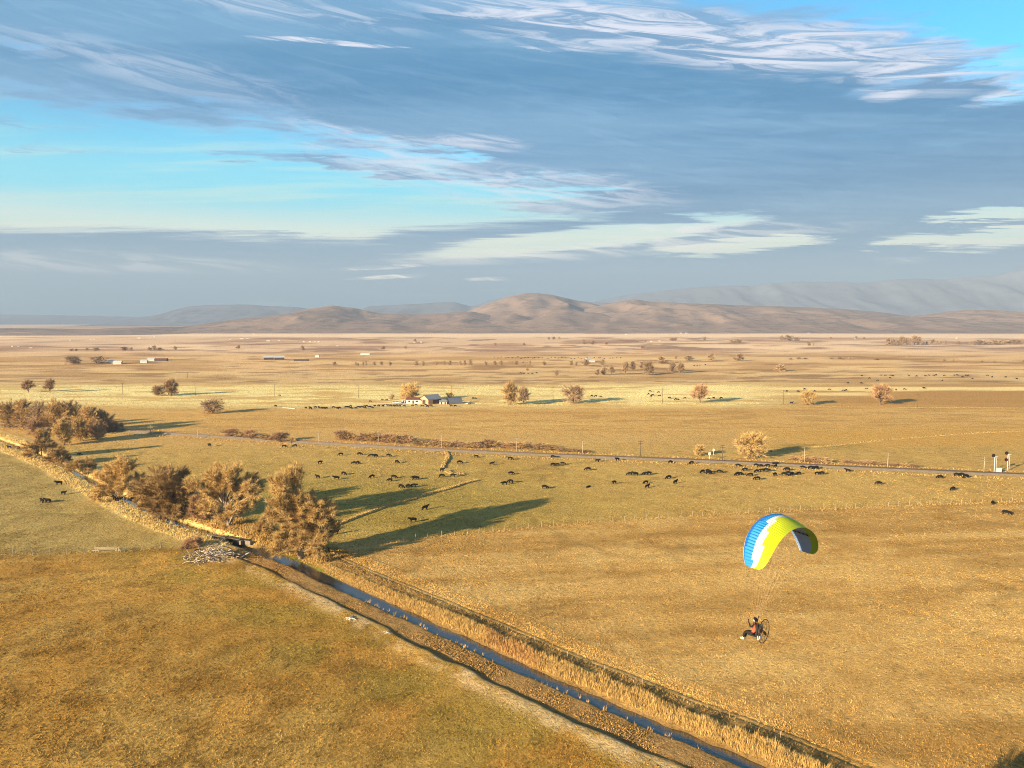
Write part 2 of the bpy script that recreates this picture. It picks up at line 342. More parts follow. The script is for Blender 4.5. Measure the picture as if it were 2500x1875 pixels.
# ------------------------------------------------------------------ colour of the land, by place
def land_color(x, y):
    px, py = proj(x, y)
    s, t = ditch_st(x, y)
    n1 = fbm(x / 38, y / 38, 0); n2 = fbm(x / 9, y / 9, 2); n3 = fbm(x / 3.2, y / 3.2, 4, 3)
    far1 = fbm(px / 210, py / 7.0, 1, 4); far2 = fbm(px / 420 + 7, py / 13.0, 3, 4); far3 = fbm(px / 90, py / 3.2, 5, 3)
    C = np.empty(x.shape + (3,)); C[:] = alb(208, 163, 94)
    def lay(mask, col): C[:] = C * (1 - mask[..., None]) + np.asarray(col) * mask[..., None]
    strk = fbm(x / 55 + y / 90, y / 5.5 - x / 40, 7, 4)
    pyw = py + (far2 - .5) * 10 + (far1 - .5) * 4
    near = sst(py, 1000, 1200)
    # right hand stubble field
    lay(sst(n1, .42, .66) * near * .7, alb(190, 143, 74)); lay(sst(n2, .5, .75) * near * .5, alb(220, 178, 110)); lay(sst(n3, .55, .8) * near * .4, alb(165, 120, 58))
    lay(sst(strk, .52, .68) * near * .45, alb(160, 118, 56)); lay(sst(strk, .48, .32) * near * .35, alb(224, 184, 116))
    # beyond the railway
    lay(sst(pyw, 1075, 1040), alb(212, 164, 92)); lay(sst(pyw, 1060, 1030) * sst(far2, .45, .7) * .5, alb(202, 152, 84)); lay(sst(pyw, 1070, 1040) * sst(far3, .5, .64) * .55, alb(180, 134, 72)); lay(sst(pyw, 1070, 1040) * sst(far1, .55, .7) * .5, alb(226, 182, 110))
    lay(sst(px, 1750, 2000) * sst(pyw, 1030, 1060) * (1 - sst(pyw, 1100, 1130)) * .7, alb(206, 154, 70))
    lay(sst(px, 1880, 1930) * sst(pyw, 1082, 1090) * sst(pyw, 1112, 1100) * .8 * (1 - sst(px, 2060, 2150)), alb(128, 112, 40))
    # straw band
    sb = sst(pyw, 1004, 980) * sst(pyw, 922, 950)
    strip = sst(far3, .32, .52)
    lay(sb * (1 - sst(px, 1750, 2150)) * (.2 + .8 * strip) * (.8 + .2 * sst(far2, .3, .6)), alb(250, 218, 150, 1.05))
    lay(sb * sst(px, 1750, 2100) * .8, alb(184, 134, 72))
    lay(sst(px, 1650, 1900) * sst(np.abs(py - 949 - (far1 - .5) * 8), 6, 3), alb(240, 206, 138, 1.05)); lay(sst(px, 1600, 1800) * (1 - sst(px, 2080, 2200)) * sst(np.abs(py - 962 - (far1 - .5) * 6), 6, 3), alb(238, 202, 134, 1.05))
    # far plain
    fp = sst(pyw, 944, 930)
    lay(fp, alb(216, 178, 122)); lay(fp * sst(far1, .45, .62) * .8, alb(180, 138, 84)); lay(fp * sst(far2, .58, .72) * .6, alb(226, 190, 128)); lay(fp * sst(far3, .56, .68) * .75, alb(146, 108, 66))
    fq = sst(pyw, 872, 850)
    lay(fq, alb(216, 180, 138)); lay(fq * sst(far1, .48, .60) * .85, alb(174, 134, 98)); lay(fq * sst(far2, .52, .64) * .8, alb(236, 202, 156)); lay(fq * sst(far3, .56, .66) * .8, alb(140, 106, 80))
    lay(sst(pyw, 826, 821) * .9 * sst(pyw, 812, 816), alb(240, 208, 166))
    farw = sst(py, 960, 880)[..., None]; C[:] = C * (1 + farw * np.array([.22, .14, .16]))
    # middle pasture between the railway and the fence: greener towards the willows
    fencey = np.interp(px, [300, 850, 1310, 1900, 2500], [1345, 1330, 1284, 1247, 1222])
    mp = sst(py, 1078, 1100) * sst(fencey - py, -2, 4) * (t > 0)
    lay(mp * .8, alb(204, 162, 90)); lay(mp * sst(n1, .4, .7) * .5, alb(190, 146, 76))
    gr = mp * np.exp(-((px - 900) / 620) ** 2 - ((py - 1235) / 95) ** 2)
    lay(np.clip(gr * 1.15, 0, 1) * (.55 + .45 * n2), alb(156, 134, 58)); lay(mp * sst(n2, .5, .75) * .4, alb(206, 170, 92)); lay(mp * sst(n3, .55, .8) * .4, alb(150, 122, 58))
    # left fields
    crossy = np.interp(px, [-200, 0, 230, 440, 600], [1362, 1356, 1349, 1338, 1322])
    up = sst(crossy - py, -3, 3) * (t < 0) * sst(py, 1060, 1080)
    lay(up, alb(178, 148, 86)); lay(up * sst(n2, .45, .7) * .6, alb(152, 124, 66)); lay(up * sst(n3, .5, .75) * .5, alb(196, 168, 100))
    lo = sst(py - crossy, -3, 3) * (t < 0)
    lay(lo, alb(202, 154, 76)); lay(lo * sst(n1, .4, .62) * .7, alb(174, 126, 52)); lay(lo * sst(n2, .48, .72) * .55, alb(194, 156, 84)); lay(lo * sst(n3, .5, .76) * .55, alb(134, 96, 38))
    lay(lo * np.exp(-((t + 17) / 11) ** 2) * sst(n2, .3, .6) * .6, alb(150, 126, 50))
    lay(lo * sst(np.abs(py - crossy), 14, 4) * .4, alb(128, 98, 46))
    trail = np.abs(fbm(x / 46, y / 46, 6, 3) - .5); C *= (1 - .20 * sst(trail, .014, .004) * sst(py, 1080, 1150) * (py < 1900))[..., None]      # cattle trails
    return C

# ------------------------------------------------------------------ ground sheet
def grow(a, b, step0, fn):
    q = [a]
    while q[-1] < b: q.append(q[-1] + max(step0, fn(q[-1])))
    return q
xr = grow(165, 11000, 1.6, lambda v: (v - 165) * .055 + 1.6); xl = [-v for v in grow(330, 11000, 1.6, lambda v: (v - 330) * .055 + 1.6)][::-1]
XL = np.array(xl + list(np.arange(-328.5, 164.5, 1.5)) + xr)
yb = [-4000, -2500, -1500, -800, -400, -150, -40, 20, 50]
yn = list(np.arange(64, 402, 1.5)); yf = grow(403.5, 10500, 1.6, lambda v: v * v / 99275 * 1.3)
YL = np.array(yb + yn + yf)
GX, GY = np.meshgrid(XL, YL)
gs, gt = ditch_st(GX, GY)
GZ = -3.0 * sst(np.abs(gt), 11.0, 8.5)
rel = (fbm(GX / 7, GY / 7, 3) - .5) * .22 + (vnoise(GX / 2.4, GY / 2.4, 6) - .5) * .10
GZ = GZ + (rel - .12) * sst(np.abs(gt), 13, 17) * sst(GY, 420, 300) * sst(GY, 40, 66) * (GX > -340) * (GX < 170)
nx, ny = len(XL), len(YL)
idx = np.arange(nx * ny).reshape(ny, nx)
Q = np.stack([idx[:-1, :-1], idx[:-1, 1:], idx[1:, 1:], idx[1:, :-1]], -1).reshape(-1, 4)
gc = land_color(GX, np.maximum(GY, 45)).reshape(-1, 3)
M_land = attrmat('pasture land', bump=0.50, var=0.42)
ground = link('ground', npmesh('ground', np.stack([GX, GY, GZ], -1).reshape(-1, 3), Q, gc, True, 4), M_land)
ground['kind'] = 'structure'

# ditch bed: cross section swept along the ditch line
TS_lo = np.array([-14, -12.5, -11.2, -10, -9.0, -8.3, -7.7, -7.2, -6.9, -6.6, -6.3, -5.5, -4.6, -3.8, -3.0, -2.4, -2.0, -1.75, -1.55, -1, 0, .9, 1.5, 1.9, 2.4, 3.0, 4.0, 5.2, 6.2, 7.2, 8.2, 8.45, 8.7, 9.3, 9.55, 9.8, 11, 12.5, 14])
ZS_lo = np.array([.015, .015, .02, .05, .10, .14, .14, .10, .0, -.16, -.22, -.24, -.26, -.28, -.32, -.38, -.46, -.72, -1.1, -1.3, -1.4, -1.3, -1.1, -.75, -.45, -.2, -.05, .03, .06, .06, .04, -.08, .03, .03, -.08, .03, .02, .015, .015])
ZS_up = np.array([.02, .03, .04, .08, .12, .16, .2, .22, .22, .22, .22, .2, .16, .1, 0, -.2, -.4, -.6, -.8, -1.25, -1.5, -1.25, -.7, -.3, -.05, .1, .18, .2, .2, .18, .14, .12, .1, .08, .06, .05, .03, .02, .02])
sarr = np.arange(2, DS[-1] - 2, 1.0)
SS, TT = np.meshgrid(sarr, TS_lo, indexing='ij')
kup = sst(SS, S_WEIR - 3, S_WEIR + 5)
wob = (fbm(SS / 9, TT * 0 + 3, 1, 3) - .5) * 2.2
inner = sst(np.abs(TT), 13, 9)
TTw = TT * np.where(np.abs(TT) < 3.2, .46 + .5 * np.clip(SS / S_WEIR, 0, 1), 1.0) + wob * inner * np.where(TT < -4.5, 1.0, 0.25) + (fbm(SS / 2.2, TT * .4 + 5, 4, 3) - .5) * 1.0 * sst(np.abs(TT), 3.4, 2.4)
stepk = np.where((TT > -9.5) & (TT < -2.2), .25 + 1.5 * fbm(SS / 7, SS * 0 + 11, 3, 4), 1.0)
ZZ = (ZS_lo[None] * stepk * (1 - kup) + ZS_up[None] * kup) + (fbm(SS / 1.7, TTw / 1.7, 5, 3) - .5) * .13 * inner + (fbm(SS / 6, TTw / 3, 2, 2) - .5) * .13 * inner * (np.abs(TT) > 1.4)
DXY = ditch_xy(SS, TTw)
px_, py_ = proj(DXY[..., 0], DXY[..., 1])
dc = land_color(DXY[..., 0], DXY[..., 1])
def lay2(mask, col): dc[:] = dc * (1 - mask[..., None]) + np.asarray(col) * mask[..., None]
dn = fbm(SS / 2.5, TTw / 2.0, 3, 4); dn2 = fbm(SS / 9.0, TTw / 4.0, 6, 3)
lowm = 1 - kup
lay2(lowm * sst(TT, -11.5, -9.3) * sst(TT, -6.6, -7.4) * sst(dn * .6 + dn2 * .6, .50, .72) * .9, alb(216, 180, 128))
lay2(lowm * sst(TT, -7.2, -6.4) * sst(TT, -1.5, -2.2), alb(178, 136, 82)); lay2(lowm * sst(TT, -7, -6) * sst(TT, -2, -3) * sst(dn, .5, .7) * .7, alb(140, 108, 60))
lay2(lowm * sst(TT, -7.4, -6.9) * sst(TT, -5.9, -6.4) * .6, alb(120, 92, 54))
lay2(lowm * sst(np.abs(TT), 2.1, 1.6), alb(86, 66, 42)); lay2(lowm * sst(TT, 2.6, 3.4) * sst(TT, 6.8, 5.8), alb(196, 152, 84)); lay2(lowm * sst(TT, 1.4, 1.8) * sst(TT, 3.4, 2.6) * .9, alb(124, 96, 58))
lay2(lowm * sst(TT, 5.6, 6.6) * sst(TT, 9.0, 7.6) * sst(dn, .35, .6) * .7, alb(140, 106, 60))
lay2(lowm * sst(np.abs(np.abs(TT - 9.0) - .55), .32, .1) * .6, alb(120, 92, 50))
lay2(lowm * sst(np.abs(SS - S_WEIR + 22), 20, 10) * sst(TT, .2, 1.2) * sst(TT, 3.4, 2.4) * .8, alb(96, 104, 30))
lay2(kup * sst(np.abs(TT), 9.5, 7.5) * (.55 + .45 * dn), alb(236, 202, 132, 1.05)); lay2(kup * sst(np.abs(TT), 2.0, 1.0), alb(80, 60, 36))
nt = len(TS_lo); ii = np.arange(SS.size).reshape(SS.shape)
DQ = np.stack([ii[:-1, :-1], ii[1:, :-1], ii[1:, 1:], ii[:-1, 1:]], -1).reshape(-1, 4)
bed = link('ditch_bank', npmesh('ditch_bank', np.concatenate([DXY, ZZ[..., None]], -1).reshape(-1, 3), DQ, dc.reshape(-1, 3), True, 4), M_land)
bed['kind'] = 'structure'
def make_water():
    m = bpy.data.materials.new('ditch water'); m.use_nodes = True; t = NT(m.node_tree); b = m.node_tree.nodes['Principled BSDF']
    b.inputs['Base Color'].default_value = (0.040, 0.036, 0.026, 1); b.inputs['Roughness'].default_value = 0.04; b.inputs['IOR'].default_value = 1.6; b.inputs['Specular IOR Level'].default_value = 0.9
    geo = t.new('ShaderNodeNewGeometry'); bn = t.new('ShaderNodeBump'); bn.inputs['Strength'].default_value = 0.5; bn.inputs['Distance'].default_value = 0.05
    t.put(bn.inputs['Height'], t.noise(geo.outputs['Position'], 2.2, 4, 0.6, 0.4)); t.put(b.inputs['Normal'], bn.outputs[0])
    sw = np.arange(3, S_WEIR - 2, 1.5); A = ditch_xy(sw, np.full(sw.shape, -1.9)); B = ditch_xy(sw, np.full(sw.shape, 1.9))
    V = np.concatenate([np.c_[A, np.full(len(sw), -0.62)], np.c_[B, np.full(len(sw), -0.62)]]); n = len(sw)
    i = np.arange(n - 1); T = np.stack([i, i + n, i + n + 1, i + 1], -1)
    o = link('water', npmesh('water', V, T, None, False, 4), m); o['kind'] = 'structure'
    su = np.arange(S_WEIR + 4, DS[-1] - 4, 2.0); A = ditch_xy(su, np.full(su.shape, -1.2)); B = ditch_xy(su, np.full(su.shape, 1.2)); n = len(su)
    V = np.concatenate([np.c_[A, np.full(n, -0.95)], np.c_[B, np.full(n, -0.95)]]); i = np.arange(n - 1)
    o = link('water', npmesh('water', V, np.stack([i, i + n, i + n + 1, i + 1], -1), None, False, 4), m); o['kind'] = 'structure'
make_water()

# ------------------------------------------------------------------ hills
def hillmat(name, cols, scale):
    m = bpy.data.materials.new(name); m.use_nodes = True; t = NT(m.node_tree); b = m.node_tree.nodes['Principled BSDF']
    geo = t.new('ShaderNodeNewGeometry'); v = geo.outputs['Position']
    n = t.noise(v, scale, 7, 0.62, 0.3); n2 = t.noise(v, scale * 7, 5, 0.65)
    c = t.mix(t.ss(n, .38, .62), tuple(cols[0]) + (1,), tuple(cols[1]) + (1,)); c = t.mix(t.ss(n2, .48, .64), c, tuple(cols[2]) + (1,))
    t.put(b.inputs['Base Color'], c); b.inputs['Roughness'].default_value = .95; b.inputs['Specular IOR Level'].default_value = .05
    bn = t.new('ShaderNodeBump'); bn.inputs['Strength'].default_value = .8; bn.inputs['Distance'].default_value = 12.0
    t.put(bn.inputs['Height'], n2); t.put(b.inputs['Normal'], bn.outputs[0])
    return m
M_hill = hillmat('dry sagebrush hill', [(.31, .215, .155), (.26, .18, .135), (.19, .135, .105)], .0016)
M_far = hillmat('distant wooded range', [(.14, .16, .20), (.17, .19, .23), (.12, .14, .175)], .0010)  # bluish tint puts part of the haze into the colour
def hill(name, pts, y_crest, y_foot, y_back, amp=.35, sc=420.0, k=0, mat=M_hill, rough=6.0, rows=44, cols=240, power=1.25):
    P = [at_y(a, b, y_crest) for a, b in pts]; X0, X1 = P[0].x, P[-1].x
    u = np.linspace(X0, X1, cols); H = np.interp(u, [p.x for p in P], [p.z for p in P])
    for _ in range(2): H = np.convolve(np.r_[H[0], H, H[-1]], [.25, .5, .25], 'valid')
    H = np.maximum(H + (fbm(u / 160, u * 0 + k, k, 4) - .5) * rough * sst(H, 5, 60), -3)
    vf = np.linspace(0, 1, rows); vb = np.linspace(0, 1, 10)[1:]
    Y = np.concatenate([y_foot + (y_crest - y_foot) * vf, y_crest + (y_back - y_crest) * vb]); pr = np.concatenate([vf ** power * (1 - .0 * vf), 1 - sst(vb, 0, 1)])
    UU, YY = np.meshgrid(u, Y); PR = np.repeat(pr[:, None], cols, 1)
    warp = (fbm(UU / 900, YY / 900, k + 2, 3) - .5) * 500
    rid = 1 - np.abs(2 * fbm((UU + warp) / sc, YY / (sc * 2.6), k + 1, 4) - 1); rid = (rid - .72)
    Z = H[None] * np.clip(PR + amp * rid * np.clip(PR * (1.02 - PR) * 4, 0, 1), -0.02, 1.02)
    i = np.arange(Z.size).reshape(Z.shape)
    T = np.stack([i[:-1, :-1], i[:-1, 1:], i[1:, 1:], i[1:, :-1]], -1).reshape(-1, 4)
    o = link(name, npmesh(name, np.stack([UU, YY, Z - 1.0], -1).reshape(-1, 3), T, None, True, 4), mat); o['kind'] = 'structure'
    return o
hill('hill', [(-420, 830), (-200, 806), (-60, 802), (0, 801), (40, 806), (110, 812), (280, 800), (400, 797), (480, 806), (620, 812), (700, 826)], 3300, 2500, 4300, .3, 300, 1, power=1.0)
hill('hill', [(380, 822), (480, 812), (540, 795), (600, 775), (640, 776), (700, 766), (760, 752), (815, 746), (870, 752), (930, 764), (1010, 768), (1080, 764), (1150, 760), (1230, 775), (1330, 800), (1420, 822)], 4300, 2900, 5600, .45, 420, 2)
hill('hill', [(980, 790), (1060, 772), (1130, 764), (1190, 742), (1240, 724), (1280, 716), (1310, 715), (1350, 720), (1400, 732), (1450, 742), (1520, 758), (1600, 775), (1700, 800)], 5400, 3100, 6600, .45, 520, 3)
hill('hill', [(1080, 822), (1200, 804), (1320, 782), (1400, 762), (1470, 744), (1520, 735), (1550, 730), (1590, 737), (1680, 740), (1780, 744), (1900, 748), (2020, 752), (2120, 758), (2200, 768), (2260, 778), (2340, 792), (2440, 810), (2520, 822)], 4700, 2900, 6000, .45, 430, 4)
hill('hill', [(2130, 815), (2200, 790), (2280, 768), (2350, 757), (2420, 757), (2500, 762), (2600, 764), (2750, 770), (2950, 800), (3050, 822)], 4200, 2900, 5200, .42, 400, 5)
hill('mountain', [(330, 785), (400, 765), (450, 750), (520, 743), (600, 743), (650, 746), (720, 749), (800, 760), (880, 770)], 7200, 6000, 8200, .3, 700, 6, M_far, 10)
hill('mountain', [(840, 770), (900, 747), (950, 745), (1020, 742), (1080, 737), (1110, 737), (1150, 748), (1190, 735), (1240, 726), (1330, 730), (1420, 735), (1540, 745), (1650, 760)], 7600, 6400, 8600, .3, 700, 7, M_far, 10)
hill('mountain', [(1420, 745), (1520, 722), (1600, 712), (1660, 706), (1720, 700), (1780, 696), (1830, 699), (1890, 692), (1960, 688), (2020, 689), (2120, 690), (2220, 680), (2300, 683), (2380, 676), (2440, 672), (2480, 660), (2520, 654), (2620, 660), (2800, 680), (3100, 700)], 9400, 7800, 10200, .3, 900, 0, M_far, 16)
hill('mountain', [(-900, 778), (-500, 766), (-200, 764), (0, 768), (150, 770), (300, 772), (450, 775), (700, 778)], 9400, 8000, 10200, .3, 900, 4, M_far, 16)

# air between the camera and the hills
def make_haze():
    m = bpy.data.materials.new('hazy air'); m.use_nodes = True; nt_ = m.node_tree; nt_.nodes.clear()
    pv = nt_.nodes.new('ShaderNodeVolumePrincipled'); pv.inputs['Color'].default_value = (0.40, 0.52, 0.70, 1); pv.inputs['Density'].default_value = 1.15e-4; pv.inputs['Anisotropy'].default_value = 0.0
    ou = nt_.nodes.new('ShaderNodeOutputMaterial'); nt_.links.new(pv.outputs[0], ou.inputs['Volume'])
    o = MB().box((0, 3300, 388), (11600, 7900, 394)).build('haze', m); o['kind'] = 'stuff'
    return o
make_haze()

# ------------------------------------------------------------------ railway
RPX = [(-120, 1036), (0, 1043), (270, 1050), (480, 1063), (800, 1084), (1240, 1108), (1700, 1125), (1940, 1136), (2200, 1148), (2500, 1161), (2760, 1172)]
RP = chaikin(np.array([[G(a, b).x, G(a, b).y] for a, b in RPX]), 2)
RS = np.concatenate([[0], np.cumsum(np.linalg.norm(np.diff(RP, axis=0), axis=1))])
def along(P, S, s, t):
    s = np.clip(np.asarray(s, float), 0, S[-1] - 1e-3); i = np.clip(np.searchsorted(S, s, 'right') - 1, 0, len(P) - 2)
    u = P[i + 1] - P[i]; u = u / np.linalg.norm(u, axis=-1, keepdims=True)
    return P[i] + u * (s - S[i])[..., None] + np.stack([u[..., 1], -u[..., 0]], -1) * np.asarray(t)[..., None]
def sweep(name, P, S, ts, zs, mat, step=2.0, jit=0.0, s0=0.0, s1=None, parent=None, col=None):
    sa = np.arange(s0, (s1 or S[-1]), step); A, B = np.meshgrid(sa, np.array(ts, float), indexing='ij')
    X = along(P, S, A, B); Z = np.repeat(np.array(zs, float)[None], len(sa), 0)
    if jit: Z = Z + (fbm(A / 3, B * 2.0, 2, 3) - .5) * jit * (np.arange(len(ts))[None] > 0) * (np.arange(len(ts))[None] < len(ts) - 1)
    i = np.arange(A.size).reshape(A.shape); T = np.stack([i[:-1, :-1], i[1:, :-1], i[1:, 1:], i[:-1, 1:]], -1).reshape(-1, 4)
    c = None if col is None else np.repeat(np.asarray(col)[None], A.size, 0)
    return link(name, npmesh(name, np.concatenate([X, Z[..., None]], -1).reshape(-1, 3), T, c, True, 4), mat, parent)
M_ballast = pmat('railway ballast', (.23, .18, .12), .95, .45, 1.2)
M_rail = pmat('rusty rail steel', (.10, .07, .055), .55, .2, 1, metal=.6)
emb = sweep('railway_embankment', RP, RS, [2.6, 1.3, 1.1, 0, -1.1, -1.3, -2.6], [-.05, .48, .55, .56, .55, .48, -.05], M_ballast, 3.0, .12); emb['kind'] = 'structure'
for t in (-.72, .72):
    sweep('rail', RP, RS, [t + .09, t + .085, t - .085, t - .09], [.52, .72, .72, .52], M_rail, 6.0, parent=emb)

# ------------------------------------------------------------------ grass, reeds
M_blade = attrmat('dry grass blades', var=0.0)
def tufts(name, xy, z, h, wd, col, nb=5, lean=.45, kind='stuff', label=None, tipcol=1.12):
    """clumps of pointed blades, one triangle each"""
    n = len(xy); N = n * nb
    a = rng.random(N) * 6.283; ln = (rng.random(N) * lean + .08); hh = np.repeat(h, nb) * (.6 + .6 * rng.random(N)); ww = np.repeat(wd, nb)
    bx = np.repeat(xy[:, 0], nb) + (rng.random(N) - .5) * ww * 1.6; by = np.repeat(xy[:, 1], nb) + (rng.random(N) - .5) * ww * 1.6; bz = np.repeat(z, nb) - .04
    pa = a + 1.57 + (rng.random(N) - .5); half = ww * (.28 + .25 * rng.random(N))
    V = np.empty((N, 3, 3)); V[:, 0] = np.c_[bx - np.cos(pa) * half, by - np.sin(pa) * half, bz]; V[:, 1] = np.c_[bx + np.cos(pa) * half, by + np.sin(pa) * half, bz]
    V[:, 2] = np.c_[bx + np.cos(a) * ln * hh * 1.2, by + np.sin(a) * ln * hh * 1.2, bz + hh]
    c = np.repeat(col, nb, 0) * (.75 + .5 * rng.random(N))[:, None]
    cc = np.repeat(c[:, None], 3, 1); cc[:, 2] *= tipcol
    o = link(name, npmesh(name, V.reshape(-1, 3), np.arange(N * 3).reshape(-1, 3), np.clip(cc.reshape(-1, 3), .01, .9)), M_blade)
    if kind: o['kind'] = kind
    return o
def relz(x, y):
    t = ditch_st(x, y)[1]
    return ((fbm(x / 7, y / 7, 3) - .5) * .22 + (vnoise(x / 2.4, y / 2.4, 6) - .5) * .10 - .12) * sst(np.abs(t), 13, 17) * (y < 300)
# field grass, thinning with distance
N = 170000
pxs = rng.random(N) * 2800 - 150; pys = 1078 + (1985 - 1078) * rng.random(N) ** .9
dd = np.stack([(pxs - CX) / FPX, cP + (CY - pys) / FPX * sP, -sP + (CY - pys) / FPX * cP], -1); tt = -CAMH / dd[:, 2]
gx, gy = dd[:, 0] * tt, dd[:, 1] * tt
s_, t_ = ditch_st(gx, gy)
rr = RP[:, 1]; ryy = np.interp(gx, RP[:, 0], RP[:, 1])
dens = fbm(gx / 14, gy / 14, 1, 3)
keep = (np.abs(t_) > 12.0) & (gy < ryy - 7) & (rng.random(N) < .35 + 1.1 * sst(dens, .3, .7))
gx, gy = gx[keep], gy[keep]
gcol = land_color(gx, gy); lum = gcol.mean(1, keepdims=True)
gcol = gcol * (.40 + .85 * rng.random((len(gx), 1)))  # random tones, the darker ones standing in for shading among the tufts
hgt = .06 + .13 * rng.random(len(gx)) + .0003 * gy
tufts('pasture_grass', np.c_[gx, gy], relz(gx, gy), hgt, .09 + .08 * rng.random(len(gx)) + .0005 * gy, gcol, 4, .8)
# reeds on the far bank of the ditch
def band(n, s0, s1, t0, t1):
    s = s0 + (s1 - s0) * rng.random(n); t = t0 + (t1 - t0) * rng.random(n); p = ditch_xy(s, t)
    return s, t, p
def zdit(s, t):
    k = sst(s, S_WEIR - 3, S_WEIR + 5)
    return np.interp(t, TS_lo, ZS_lo) * (1 - k) + np.interp(t, TS_lo, ZS_up) * k
s, t, p = band(15000, 30, S_WEIR - 20, 1.9, 4.8)
keep = rng.random(len(s)) < .15 + 1.2 * fbm(s / 2.5, t, 3, 3); s, t, p = s[keep], t[keep], p[keep]
px1, py1 = proj(p[:, 0], p[:, 1])
rust = sst(px1, 1170, 1200) * sst(px1, 1340, 1300)
rc = alb(204, 164, 100)[None] * (1 - rust[:, None]) + alb(194, 146, 90)[None] * rust[:, None]
rc = rc * (.55 + .8 * rng.random((len(s), 1)))
grw = sst(px1, 800, 1150)
tufts('reeds', p, zdit(s, t), (.36 + .72 * grw) * (.35 + 1.15 * fbm(s / 2.2, t / .8, 5, 4)), .09 + .05 * rng.random(len(s)), rc, 7, .28)
# brown weeds in the lee of the reeds, thin weeds along bench and water edge
s, t, p = band(2600, 30, S_WEIR - 10, 4.4, 8.0); tufts('weeds', p, zdit(s, t), .12 + .25 * rng.random(len(s)), .12 + .05 * rng.random(len(s)), alb(168, 128, 72)[None] * (.6 + .7 * rng.random((len(s), 1))), 5, .6)
s, t, p = band(7500, 30, S_WEIR - 4, -6.0, -2.0); tufts('weeds', p, zdit(s, t), .08 + .12 * rng.random(len(s)), .12 + .08 * rng.random(len(s)), alb(186, 142, 80)[None] * (.5 + .8 * rng.random((len(s), 1))), 4, .9)
s, t, p = band(3600, 30, S_WEIR - 4, -13, -8.2); tufts('weeds', p, zdit(s, t) - .02, .08 + .14 * rng.random(len(s)), .14 + .1 * rng.random(len(s)), land_color(p[:, 0], p[:, 1]) * (.6 + .8 * rng.random((len(s), 1))), 4, .9)
s, t, p = band(6200, 30, S_WEIR - 4, 9.6, 13.5); tufts('weeds', p, zdit(s, t) - .02, .10 + .14 * rng.random(len(s)), .16 + .1 * rng.random(len(s)), land_color(p[:, 0], p[:, 1]) * (.7 + .8 * rng.random((len(s), 1))), 5, .9)
s, t, p = band(60, 45, 120, -1.9, -1.0); tufts('weeds', p, np.full(len(s), -.65), .45 + .4 * rng.random(len(s)), .10 + .05 * rng.random(len(s)), alb(205, 158, 90)[None] * (.7 + .5 * rng.random((len(s), 1))), 9, .5)
# pale tall grass on both banks above the weir
s, t, p = band(15000, S_WEIR + 3, DS[-1] - 4, -8.5, 6.5); keep = (np.abs(t) > .9) & (rng.random(len(s)) < .3 + 1.2 * fbm(s / 5, t / 2, 2, 3)); s, t, p = s[keep], t[keep], p[keep]
tufts('tall_grass', p, zdit(s, t), .35 + .5 * rng.random(len(s)), .10 + .08 * rng.random(len(s)), alb(230, 192, 124)[None] * (.65 + .6 * rng.random((len(s), 1))), 6, .45)
# golden grass under the willows
s, t, p = band(5200, S_WEIR - 26, S_WEIR + 45, 2.4, 12); tufts('tall_grass', p, zdit(s, t), .4 + .6 * rng.random(len(s)), .14 + .1 * rng.random(len(s)), alb(198, 156, 90)[None] * (.6 + .7 * rng.random((len(s), 1))), 6, .5)
# straw-coloured meadow beyond the railway and rough grass along the line and the fence
N = 26000
pxs = rng.random(N) * 2700 - 100; pys = 940 + 50 * rng.random(N); f3 = fbm(pxs / 90, pys / 3.2, 5, 3)
keep = (f3 > .48) & (rng.random(N) < .75 * (1 - sst(pxs, 1500, 2050))); P_ = np.array([G(a, b)[:2] for a, b in zip(pxs[keep], pys[keep])])
tufts('meadow_grass', P_, np.zeros(len(P_)), .25 + .3 * rng.random(len(P_)), .25 + .3 * rng.random(len(P_)), alb(228, 190, 122)[None] * (.75 + .4 * rng.random((len(P_), 1))), 4, .6)
sr = rng.random(4200) * RS[-1]; tr_ = np.where(rng.random(4200) < .6, 5 + 4 * rng.random(4200), -5 - 3 * rng.random(4200)); P_ = along(RP, RS, sr, tr_)
tufts('rough_grass', P_, np.zeros(len(P_)), .2 + .5 * rng.random(len(P_)) ** 2, .10 + .10 * rng.random(len(P_)), alb(212, 170, 104)[None] * (.55 + .7 * rng.random((len(P_), 1))), 5, .5)

# winding dry ditches in the middle pasture
def berm(pxpts, wd, hgt, n, name='ditch_bank', seed=0):
    P = chaikin(np.array([[G(a, b).x, G(a, b).y] for a, b in pxpts]), 2); S = np.concatenate([[0], np.cumsum(np.linalg.norm(np.diff(P, axis=0), axis=1))])
    o = sweep(name, P, S, [wd, wd * .6, wd * .2, -wd * .2, -wd * .7, -wd], [-.1, hgt, hgt * .3, -.05 + hgt * .2, hgt * 1.1, -.1], M_land, 1.0, .25, col=alb(196, 156, 92)); o['kind'] = 'structure'
    s = rng.random(n) * S[-1]; t = (rng.random(n) - .5) * wd * 2; p = along(P, S, s, t)
    tufts('tall_grass', p, np.full(n, .1), .2 + .3 * rng.random(n), .08 + .06 * rng.random(n), alb(222, 182, 116)[None] * (.5 + .8 * rng.random((n, 1))), 5, .5)
berm([(1087, 1101), (1094, 1112), (1092, 1122), (1083, 1133), (1081, 1143)], .8, .35, 900)
berm([(1090, 1150), (1100, 1155), (1112, 1160), (1122, 1155), (1130, 1160)], .9, .35, 500)
berm([(1165, 1172), (1134, 1179), (1105, 1190), (1047, 1205), (1004, 1219), (960, 1229), (917, 1245), (874, 1260), (816, 1283)], .9, .35, 1800)
berm([(1880, 1102), (1935, 1094), (2010, 1090), (2120, 1078), (2250, 1067), (2380, 1057), (2520, 1052)], 1.2, .25, 500)

